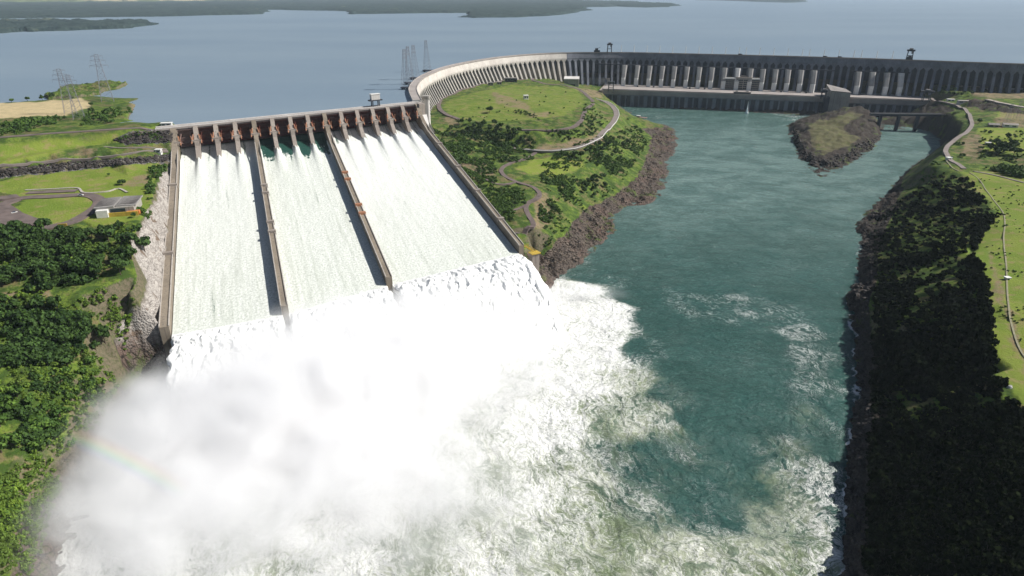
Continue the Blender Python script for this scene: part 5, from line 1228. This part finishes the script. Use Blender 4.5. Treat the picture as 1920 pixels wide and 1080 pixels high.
for k in range(3): proto_tree('mid%d' % k, 120 + k, 4.4, 8.2, 340, .8, 'leaf_mid')
proto_tree('wide', 140, 8.5, 10, 620, .95, 'leaf_dark', .5, .45)
def plant(kind, P_, sc_, label, group=None, name='tree', cat='tree'):
    me, mt = PROT[kind]; t = empty(name, (P_[0], P_[1], P_[2]), label, cat, group, random.uniform(0, 6.28)); t.scale = (sc_ * random.uniform(.9, 1.15), sc_ * random.uniform(.9, 1.15), sc_ * random.uniform(.85, 1.2))
    a = bpy.data.objects.new('crown', me); link(a, t); b = bpy.data.objects.new('trunk', mt); link(b, t); return t
def scatter(poly, cnt, seed, mindist=0.0):
    g = np.random.default_rng(seed); x0, x1 = min(p[0] for p in poly), max(p[0] for p in poly); y0, y1 = min(p[1] for p in poly), max(p[1] for p in poly)
    X, Y = [], []; tries = 0
    while len(X) < cnt and tries < 40:
        a = g.uniform(x0, x1, cnt * 3); b = g.uniform(y0, y1, cnt * 3); m = inpoly(a, b, poly); X += list(a[m]); Y += list(b[m]); tries += 1
    G = ground(X[:cnt * 2], Y[:cnt * 2]); out = []
    for p in G:
        if p[2] < 1.0 or (abs(p[2] - 115) < 1.5 and p[1] > 1100): continue
        if mindist and any((p[0] - q[0]) ** 2 + (p[1] - q[1]) ** 2 < mindist ** 2 for q in out): continue
        out.append(p)
        if len(out) >= cnt: break
    return out
TREES = [  # polygon, count, size, kinds, label, min distance
 ([(0, 425), (60, 418), (140, 438), (215, 428), (262, 450), (250, 485), (238, 520), (140, 530), (0, 555)], 70, 1.0, 'dark', 'dark round tree in the thicket below the car park', 5.5),
 ([(0, 575), (60, 580), (160, 580), (205, 640), (150, 690), (0, 690)], 32, .95, 'dark', 'dark tree in the middle thicket of the left bank', 5.5),
 ([(0, 740), (90, 750), (130, 800), (70, 850), (0, 850)], 22, .95, 'mid', 'green tree in the lowest clump at the left edge', 5),
 ([(120, 640), (190, 660), (200, 770), (130, 780)], 12, .8, 'mid', 'scattered green tree on the slope above the misty shore', 6),
 ([(850, 232), (905, 226), (960, 242), (1006, 262), (1000, 279), (930, 266), (880, 258), (836, 262)], 40, .9, 'dark', 'dark tree in the belt below the plateau lawn', 5),
 ([(1062, 300), (1080, 286), (1120, 275), (1150, 252), (1186, 268), (1164, 300), (1110, 312)], 24, .85, 'dark', 'dark tree on the headland below the curving road', 5),
 ([(1082, 345), (1110, 328), (1150, 335), (1150, 366), (1100, 376)], 12, .85, 'dark', 'dark tree in the gully above the brown boulder beach', 5),
 ([(1012, 400), (1060, 350), (1085, 380), (1040, 450), (1015, 462)], 12, .6, 'mid', 'small green tree between winding road and boulders', 4),
 ([(1160, 208), (1180, 212), (1200, 262), (1185, 280), (1165, 235)], 9, .6, 'mid', 'small green tree above the rocky headland tip', 4),
 ([(95, 178), (130, 168), (215, 160), (225, 166), (180, 176), (130, 186)], 10, .8, 'dark', 'dark tree on the grassy islet behind the pylons', 8),
 ([(1745, 162), (1800, 166), (1830, 176), (1820, 182), (1770, 180), (1740, 176)], 12, .9, 'dark', 'dark tree in the grove right of the powerhouse', 8),
]
ntree = 0
for poly, cnt, sz, kd, lb, md in TREES:
    for j, p in enumerate(scatter(poly, cnt, 500 + ntree, md)):
        qx_, qy_ = proj(*p); x0_, x1_ = min(a[0] for a in poly), max(a[0] for a in poly); y0_, y1_ = min(a[1] for a in poly), max(a[1] for a in poly)
        cx_ = ('far left', 'left', 'centre', 'right', 'far right')[int(min(4, max(0, (qx_ - x0_) / (x1_ - x0_) * 5)))]; cy_ = ('back', 'middle', 'front')[int(min(2, max(0, (qy_ - y0_) / (y1_ - y0_) * 3)))]
        plant('%s%d' % (kd, j % (4 if kd == 'dark' else 3)), p, sz * random.uniform(.7, 1.15), lb + ', %s, %s' % (cx_, cy_), 'trees: ' + lb); ntree += 1
for px, py, kd, sz, lb in ((918, 212, 'wide', 1.0, 'wide flat-topped dark tree standing alone on the plateau lawn'), (800, 228, 'mid0', 1.0, 'bushy tree against the tall end buttress of the wing dam'), (806, 219, 'dark1', .7, 'dark small tree right of the end buttress'), (1880, 285, 'wide', 1.6, 'largest spreading dark tree in the meadow on the right bank'), (1872, 288, 'wide', 1.2, 'spreading dark tree left of and below the largest one, right bank'), (1900, 292, 'wide', 1.3, 'spreading dark tree at the lower right of the largest one, right bank'), (1856, 283, 'dark1', 1.0, 'dark tree at the left end of the right bank tree cluster'), (1898, 276, 'dark0', 1.2, 'dark tree right of the largest one on the right bank'), (1866, 274, 'dark2', 1.0, 'round dark tree left of the largest one on the right bank'), (1888, 262, 'dark1', .9, 'tree behind the largest one on the right bank'),
                           (1835, 232, 'dark3', 1.0, 'dark tree next to the bend of the right bank road'), (1868, 292, 'dark3', .9, 'tree in front of the largest one on the right bank'), (174, 213, 'dark0', .9, 'dark round tree on the peninsula beside the tallest pylon'), (200, 214, 'dark1', .75, 'small dark tree on the peninsula lawn right of the tallest pylon'), (172, 200, 'dark2', .7, 'dark tree at the end of the dry pale field'),
                           (52, 190, 'mid1', .9, 'tree on the far edge of the dry field, right of the leftmost one'), (22, 192, 'mid0', .8, 'leftmost tree on the far edge of the dry field'), (80, 189, 'dark3', .8, 'small tree on the far edge of the dry field near the islet'), (98, 188, 'dark0', 1.0, 'dark bushy tree between the dry field and the islet'),
                           (230, 346, 'wide', .55, 'low wide shrub-like tree above the visitor building'), (272, 472, 'dark2', 1.15, 'dark round tree alone on the edge of the pale rock cut'), (252, 408, 'dark1', .5, 'tiny round tree at the corner of the visitor building'), (204, 396, 'mid1', .6, 'small tree between the visitor building and its white annex'), (205, 330, 'mid0', .4, 'lone tiny bush-like tree on the mown field')):
    p = gpt(px, py); plant(kd, p, sz, lb)
# boulders on the shores
def boulders(name, polys, mat, label, seed):
    g = np.random.default_rng(seed); Vs, Fs = [], []; base = []
    ph = (1 + 5 ** .5) / 2; ico = np.array([(-1, ph, 0), (1, ph, 0), (-1, -ph, 0), (1, -ph, 0), (0, -1, ph), (0, 1, ph), (0, -1, -ph), (0, 1, -ph), (ph, 0, -1), (ph, 0, 1), (-ph, 0, -1), (-ph, 0, 1)]) / 1.9
    fc_ = np.array([(0, 11, 5), (0, 5, 1), (0, 1, 7), (0, 7, 10), (0, 10, 11), (1, 5, 9), (5, 11, 4), (11, 10, 2), (10, 7, 6), (7, 1, 8), (3, 9, 4), (3, 4, 2), (3, 2, 6), (3, 6, 8), (3, 8, 9), (4, 9, 5), (2, 4, 11), (6, 2, 10), (8, 6, 7), (9, 8, 1)]); nv = 0
    for poly, cnt, s0, s1 in polys:
        for p in scatter(poly, cnt, seed + nv):
            s = s0 + (s1 - s0) * g.uniform() ** 3; v = ico * g.uniform(.65, 1.25, (12, 1)) * s * np.array([g.uniform(.8, 1.4), g.uniform(.7, 1.2), g.uniform(.5, .9)]); a = g.uniform(0, 6.28)
            v = np.stack([v[:, 0] * math.cos(a) - v[:, 1] * math.sin(a), v[:, 0] * math.sin(a) + v[:, 1] * math.cos(a), v[:, 2]], 1) + np.array([p[0], p[1], p[2] + s * .1]); Vs.append(v); Fs.append(fc_ + nv); nv += 12
    o = fastmesh(name, np.concatenate(Vs), np.concatenate(Fs), M[mat], False); tag(o, label, 'boulders', kind='stuff')
boulders('boulders', [([(1262, 242), (1270, 262), (1262, 290), (1248, 335), (1238, 364), (1214, 380), (1166, 386), (1146, 402), (1150, 430), (1118, 462), (1086, 490), (1040, 518), (1005, 508), (1020, 478), (1075, 418), (1150, 368), (1190, 338), (1215, 290), (1222, 250)], 2600, .35, 1.9)], 'rock', 'loose brown boulders and scree covering the shore of the headland', 1200)
boulders('boulders', [([(1606, 428), (1618, 448), (1612, 500), (1588, 560), (1604, 640), (1606, 700), (1592, 830), (1586, 970), (1576, 1080), (1630, 1080), (1640, 900), (1640, 700), (1625, 580), (1650, 450), (1680, 380), (1670, 362)], 3600, .5, 2.2), ([(1480, 240), (1500, 295), (1545, 330), (1636, 281), (1650, 255), (1620, 262), (1590, 285), (1540, 300), (1510, 280), (1495, 240)], 900, .8, 3.2)], 'dark_rock_shade', 'boulders coloured black as shade along the right bank waterline and the island', 1300)
boulders('boulders', [([(-100, 321), (0, 318), (120, 305), (230, 298), (318, 289), (318, 301), (240, 308), (110, 320), (0, 332), (-100, 336)], 1500, .7, 2.4), ([(212, 262), (250, 249), (325, 244), (325, 266), (235, 270)], 900, .7, 2.2)], 'dark_rock_shade', 'dark rubble facing the terrace and the dam toe left of the spillway', 1400)
# undergrowth: countless shrubs, one object per area
BV = []; 
for k in range(6): BV.append(crown(200 + k, 6, 84, 1.0, 1.1, .1, .20)[0].reshape(-1, 4, 3))
def shrubs(name, polys, mat, label, seed, dense=False):
    g = np.random.default_rng(seed); out = []
    for poly, cnt, s0, s1 in polys:
        P_ = np.array(scatter(poly, cnt, seed + len(out)))
        if not len(P_): continue
        clump = fbm(P_[:, 0], P_[:, 1], 26, 3, seed) + .5
        for p, c in zip(P_, clump):
            if g.uniform() > ((c + .25) * 1.6 if dense else (c - .34) * 4.5): continue
            a = g.uniform(0, 6.28); s = g.uniform(s0, s1) * (.7 + .7 * c); v = BV[g.integers(6)]; ca, sa = math.cos(a), math.sin(a)
            out.append(np.stack([(v[..., 0] * ca - v[..., 1] * sa) * s + p[0], (v[..., 0] * sa + v[..., 1] * ca) * s + p[1], v[..., 2] * s * g.uniform(.8, 1.3) + p[2] - .3], -1))
    V_ = np.concatenate(out).reshape(-1, 3); o = fastmesh(name, V_, np.arange(len(V_)).reshape(-1, 4), M[mat], False); tag(o, label, 'undergrowth', kind='stuff')
shrubs('undergrowth', [([(0, 430), (120, 440), (262, 420), (245, 470), (262, 540), (240, 620), (235, 700), (190, 800), (120, 850), (60, 900), (0, 1080)], 1700, 1.0, 2.4), ([(0, 860), (80, 860), (120, 900), (60, 1080), (0, 1080)], 600, .8, 2.0), ([(0, 800), (0, 930), (-90, 900), (-90, 450), (0, 430)], 500, 1.6, 3)], 'leaf_bush', 'bright green tangled undergrowth covering the left bank above the mist', 900)
shrubs('undergrowth', [([(0, 430), (120, 440), (262, 430), (250, 490), (170, 530), (0, 560)], 1300, 1.8, 4.0), ([(0, 590), (170, 590), (190, 640), (130, 680), (0, 690)], 700, 1.8, 3.8), ([(0, 740), (90, 750), (130, 800), (70, 850), (0, 850)], 500, 1.8, 3.4), ([(60, 700), (200, 720), (190, 800), (60, 800)], 250, 1.5, 3)], 'leaf_dark', 'dark dense shrubs filling the thickets of the left bank', 930)
shrubs('undergrowth', [([(805, 240), (860, 258), (1000, 275), (1000, 300), (930, 310), (850, 300)], 900, 1.6, 3.4), ([(840, 290), (930, 300), (930, 345), (965, 400), (960, 436), (900, 370)], 900, 1.2, 2.8), ([(1015, 290), (1150, 250), (1200, 235), (1215, 270), (1180, 320), (1090, 345), (1010, 450), (1012, 380)], 3000, 1.0, 2.8), ([(1095, 195), (1120, 200), (1140, 230), (1100, 262), (1088, 240)], 200, 1.4, 2.8), ([(830, 195), (1080, 165), (1100, 200), (1010, 240), (860, 226)], 90, 1.0, 2.4), ([(930, 345), (1000, 360), (985, 385), (930, 396), (905, 360)], 300, 1.2, 2.6), ([(1100, 330), (1200, 260), (1215, 290), (1140, 370), (1060, 430), (1020, 470), (1010, 440)], 500, .8, 2.0)], 'leaf_mid', 'green scrub spread over the headland between the roads', 950)
shrubs('undergrowth', [([(850, 236), (1000, 262), (1000, 280), (880, 262), (830, 256)], 260, 1.8, 3.6), ([(1000, 246), (1090, 245), (1120, 215), (1110, 250), (1060, 268), (1005, 270)], 160, 1.6, 3.2), ([(945, 200), (1020, 220), (1015, 226), (940, 206)], 60, 1.2, 2.4)], 'leaf_dark', 'dark scrub belt on the terrace edge below the plateau', 970)
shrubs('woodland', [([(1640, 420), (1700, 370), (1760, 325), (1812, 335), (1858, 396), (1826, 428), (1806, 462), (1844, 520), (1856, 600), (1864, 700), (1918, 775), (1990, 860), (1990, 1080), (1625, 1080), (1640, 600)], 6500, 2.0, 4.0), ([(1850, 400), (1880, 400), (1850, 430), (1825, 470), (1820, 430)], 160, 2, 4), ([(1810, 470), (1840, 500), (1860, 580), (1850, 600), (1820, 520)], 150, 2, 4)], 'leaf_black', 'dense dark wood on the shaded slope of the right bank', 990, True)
shrubs('undergrowth', [([(1750, 305), (1800, 325), (1760, 335), (1722, 345)], 90, 1.5, 3), ([(1810, 330), (1930, 345), (2000, 500), (1930, 700), (1880, 600), (1840, 430)], 420, .6, 1.3), ([(1850, 300), (1930, 300), (1960, 345), (1860, 322)], 300, 2, 4), ([(1845, 240), (1930, 250), (1930, 340), (1850, 320), (1830, 290)], 260, 1.4, 3.2), ([(1790, 262), (1808, 258), (1806, 296), (1788, 288)], 60, 1.5, 3)], 'leaf_mid', 'scattered scrub and low plants over the right bank meadows', 1010)  # includes a patch of larger shrubs added to darken a shadow zone
shrubs('undergrowth', [([(0, 228), (120, 222), (240, 200), (262, 188), (238, 228), (100, 240), (0, 246)], 360, 1.6, 4.0), ([(100, 180), (150, 165), (230, 160), (200, 172), (130, 186)], 150, 2, 4.5), ([(215, 268), (250, 250), (325, 245), (325, 268)], 150, 1.0, 2.4), ([(0, 245), (60, 240), (60, 250), (0, 256)], 60, 1.5, 3), ([(280, 320), (318, 300), (318, 312), (292, 345), (285, 385), (278, 380)], 130, 1.4, 2.8), ([(250, 410), (290, 350), (290, 400), (262, 430)], 90, 1.2, 2.6)], 'leaf_mid', 'green bushes on the peninsula and around the left embankment', 1030)
# ================================================================ SPRAY MIST (voxel volume)
def mist_object(name, blobs, bmin, bmax, res, dens, label, seedoff=0.0, nscale=.034, thr=.0):
    ng = bpy.data.node_groups.new(name + '_nodes', 'GeometryNodeTree')
    ng.interface.new_socket('Geometry', in_out='OUTPUT', socket_type='NodeSocketGeometry')
    T = ng.nodes; Lk = ng.links.new
    pos = T.new('GeometryNodeInputPosition'); sep = T.new('ShaderNodeSeparateXYZ'); Lk(pos.outputs[0], sep.inputs[0])
    def mth(op, a, b=None, c=None, clamp=False):
        q = T.new('ShaderNodeMath'); q.operation = op; q.use_clamp = clamp
        for i, v in enumerate((a, b, c)):
            if v is None: continue
            if isinstance(v, (int, float)): q.inputs[i].default_value = v
            else: Lk(v, q.inputs[i])
        return q.outputs[0]
    wn = T.new('ShaderNodeTexNoise'); wn.inputs['Scale'].default_value = .014; wn.inputs['Detail'].default_value = 3; Lk(pos.outputs[0], wn.inputs['Vector'])
    nn = T.new('ShaderNodeTexNoise'); nn.inputs['Scale'].default_value = nscale; nn.inputs['Detail'].default_value = 6; nn.inputs['Roughness'].default_value = .58; nn.inputs['Distortion'].default_value = .6
    ofs = T.new('ShaderNodeVectorMath'); ofs.operation = 'MULTIPLY_ADD'; Lk(pos.outputs[0], ofs.inputs[0]); ofs.inputs[1].default_value = (1, 1, .7); ofs.inputs[2].default_value = (seedoff, 0, 0); Lk(ofs.outputs[0], nn.inputs['Vector'])
    acc = None
    for (bx, by, bz, rx, ry, rz, amp) in blobs:
        v = T.new('ShaderNodeVectorMath'); v.operation = 'SUBTRACT'; Lk(pos.outputs[0], v.inputs[0]); v.inputs[1].default_value = (bx, by, bz)
        d = T.new('ShaderNodeVectorMath'); d.operation = 'DIVIDE'; Lk(v.outputs[0], d.inputs[0]); d.inputs[1].default_value = (rx, ry, rz)
        l = T.new('ShaderNodeVectorMath'); l.operation = 'DOT_PRODUCT'; Lk(d.outputs[0], l.inputs[0]); Lk(d.outputs[0], l.inputs[1])
        e = mth('MULTIPLY', mth('EXPONENT', mth('MULTIPLY', l.outputs['Value'], -1.0)), amp)
        acc = e if acc is None else mth('ADD', acc, e)
    # noisy erosion
    nz = mth('MULTIPLY_ADD', nn.outputs[0], 2.7, -1.35)
    s = mth('ADD', acc, mth('MULTIPLY', nz, mth('MINIMUM', mth('MULTIPLY', acc, 1.3), .75)))
    s = mth('MAXIMUM', mth('SUBTRACT', s, .12 + thr), 0.0)
    s = mth('MULTIPLY', mth('POWER', s, 1.35), dens)
    cb = T.new('GeometryNodeVolumeCube'); Lk(s, cb.inputs['Density']); cb.inputs['Background'].default_value = 0
    cb.inputs['Min'].default_value = bmin; cb.inputs['Max'].default_value = bmax
    for k, r_ in zip(('Resolution X', 'Resolution Y', 'Resolution Z'), res): cb.inputs[k].default_value = r_
    mat = bpy.data.materials.new(name); mat.use_nodes = True; mt = mat.node_tree; mt.nodes.clear()
    mo = mt.nodes.new('ShaderNodeOutputMaterial'); pv = mt.nodes.new('ShaderNodeVolumePrincipled'); mt.links.new(pv.outputs[0], mo.inputs['Volume'])
    pv.inputs['Color'].default_value = (.988, .988, .993, 1); pv.inputs['Density'].default_value = 1.0; pv.inputs['Anisotropy'].default_value = 0.0
    sm = T.new('GeometryNodeSetMaterial'); sm.inputs['Material'].default_value = mat; Lk(cb.outputs[0], sm.inputs[0])
    go = T.new('NodeGroupOutput'); Lk(sm.outputs[0], go.inputs[0])
    me = bpy.data.meshes.new(name); me.from_pydata([(bmin[0], bmin[1], bmin[2]), (bmax[0], bmax[1], bmax[2])], [], []); me.materials.append(mat)
    o = bpy.data.objects.new(name, me); link(o); tag(o, label, 'mist', kind='stuff')
    md = o.modifiers.new('field', 'NODES'); md.node_group = ng; return o
def B(px, py, z, rx, ry, rz, amp): p = at(px, py, z); return (p.x, p.y, z, rx, ry, rz, amp)
bl_ = [B(375, 775, 10, 34, 22, 18, 1.0), B(270, 800, 10, 30, 34, 20, .9), B(460, 722, 14, 40, 24, 24, 1.2), B(560, 674, 16, 42, 24, 27, 1.3), B(680, 639, 17, 42, 22, 27, 1.25), B(790, 614, 16, 42, 22, 25, 1.25), B(900, 594, 13, 42, 22, 20, 1.25), B(1000, 574, 8, 36, 18, 14, 1.0), B(1095, 552, 5, 36, 10, 8, .75),
       B(380, 800, 13, 46, 34, 26, 1.1), B(500, 760, 16, 50, 38, 29, 1.25), B(640, 710, 18, 50, 40, 31, 1.15), B(770, 675, 15, 50, 40, 27, 1.1), B(880, 635, 11, 44, 36, 18, .9), B(560, 850, 10, 50, 40, 20, .8), B(230, 850, 10, 36, 42, 20, .68), B(320, 910, 9, 44, 40, 18, .62), B(450, 960, 7, 50, 40, 15, .6), B(700, 840, 8, 50, 40, 16, .65), B(850, 760, 7, 50, 40, 13, .5), B(150, 980, 9, 30, 40, 18, .46), B(270, 1040, 8, 36, 32, 16, .46), B(800, 900, 6, 60, 50, 13, .44), B(640, 1000, 6, 60, 40, 13, .44), B(980, 700, 6, 50, 36, 12, .5), B(930, 980, 6, 50, 40, 11, .3)]
mist_object('spray_mist', bl_, (-330, 180, -1), (160, 640, 84), (270, 250, 50), .10, 'billowing white spray mist rising where the three chutes plunge into the river')
# ================================================================ HAZE
mb = MB(); mb.box(-16000, 16000, -3000, 19000, -14, 330)
n_ = bpy.data.materials.new('haze'); n_.use_nodes = True; t_ = n_.node_tree; t_.nodes.clear(); o_ = t_.nodes.new('ShaderNodeOutputMaterial'); v_ = t_.nodes.new('ShaderNodeVolumePrincipled')
v_.inputs['Color'].default_value = (.74, .87, 1.0, 1); v_.inputs['Density'].default_value = 2.5e-5; t_.links.new(v_.outputs[0], o_.inputs['Volume'])
hzo = mb.build('haze', n_); tag(hzo, 'pale blue haze filling the air over the reservoir', 'haze', kind='stuff')

# ================================================================ RAINBOW in the drifting spray
n_ = bpy.data.materials.new('rainbow'); n_.use_nodes = True; t_ = n_.node_tree; t_.nodes.clear(); L_ = t_.links.new
o_ = t_.nodes.new('ShaderNodeOutputMaterial'); at_ = t_.nodes.new('ShaderNodeAttribute'); at_.attribute_name = 'band'; al_ = t_.nodes.new('ShaderNodeAttribute'); al_.attribute_name = 'fade'
rp = t_.nodes.new('ShaderNodeValToRGB'); L_(at_.outputs['Fac'], rp.inputs[0]); cr = rp.color_ramp
for k, (p_, c_) in enumerate([(0.0, (.5, .35, 1)), (.2, (.3, .5, 1)), (.42, (.3, 1, .5)), (.6, (1, .95, .3)), (.78, (1, .5, .15)), (1.0, (1, .2, .12))]):
    e = cr.elements[k] if k < 2 else cr.elements.new(p_); e.position = p_; e.color = c_ + (1,)
em = t_.nodes.new('ShaderNodeEmission'); em.inputs[1].default_value = .62; L_(rp.outputs[0], em.inputs[0]); tr = t_.nodes.new('ShaderNodeBsdfTransparent'); mx = t_.nodes.new('ShaderNodeMixShader')
ml = t_.nodes.new('ShaderNodeMath'); ml.operation = 'MULTIPLY'; L_(al_.outputs['Fac'], ml.inputs[0]); ml.inputs[1].default_value = .19; L_(ml.outputs[0], mx.inputs[0]); L_(tr.outputs[0], mx.inputs[1]); L_(em.outputs[0], mx.inputs[2]); L_(mx.outputs[0], o_.inputs[0])
pa_, pb_, pc_ = at(120, 812, 34), at(215, 846, 35), at(350, 925, 34); V_, bd_, fd_ = [], [], []; NR, NB = 60, 9
for i in range(NR):
    t = i / (NR - 1); c = pa_ * (1 - t) ** 2 + pb_ * (2 * t * (1 - t)) + pc_ * t * t; tg = (pb_ - pa_) * (1 - t) + (pc_ - pb_) * t; tg.normalize(); sd = tg.cross(Vector((0, -.5, .85))).normalized()
    if sd.y < 0: sd = -sd
    for j in range(NB):
        b_ = j / (NB - 1); q_ = c + sd * ((b_ - .5) * 13); V_.append(tuple(q_)); bd_.append(b_); fd_.append(math.sin(math.pi * b_) ** 1.2 * math.sin(math.pi * min(1, max(0, t))) ** .8)
tag(fastmesh('rainbow', np.array(V_), grid_faces(NR, NB), n_, True, None, dict(band=np.array(bd_), fade=np.array(fd_))), 'faint rainbow band in the spray at the lower left', 'rainbow')
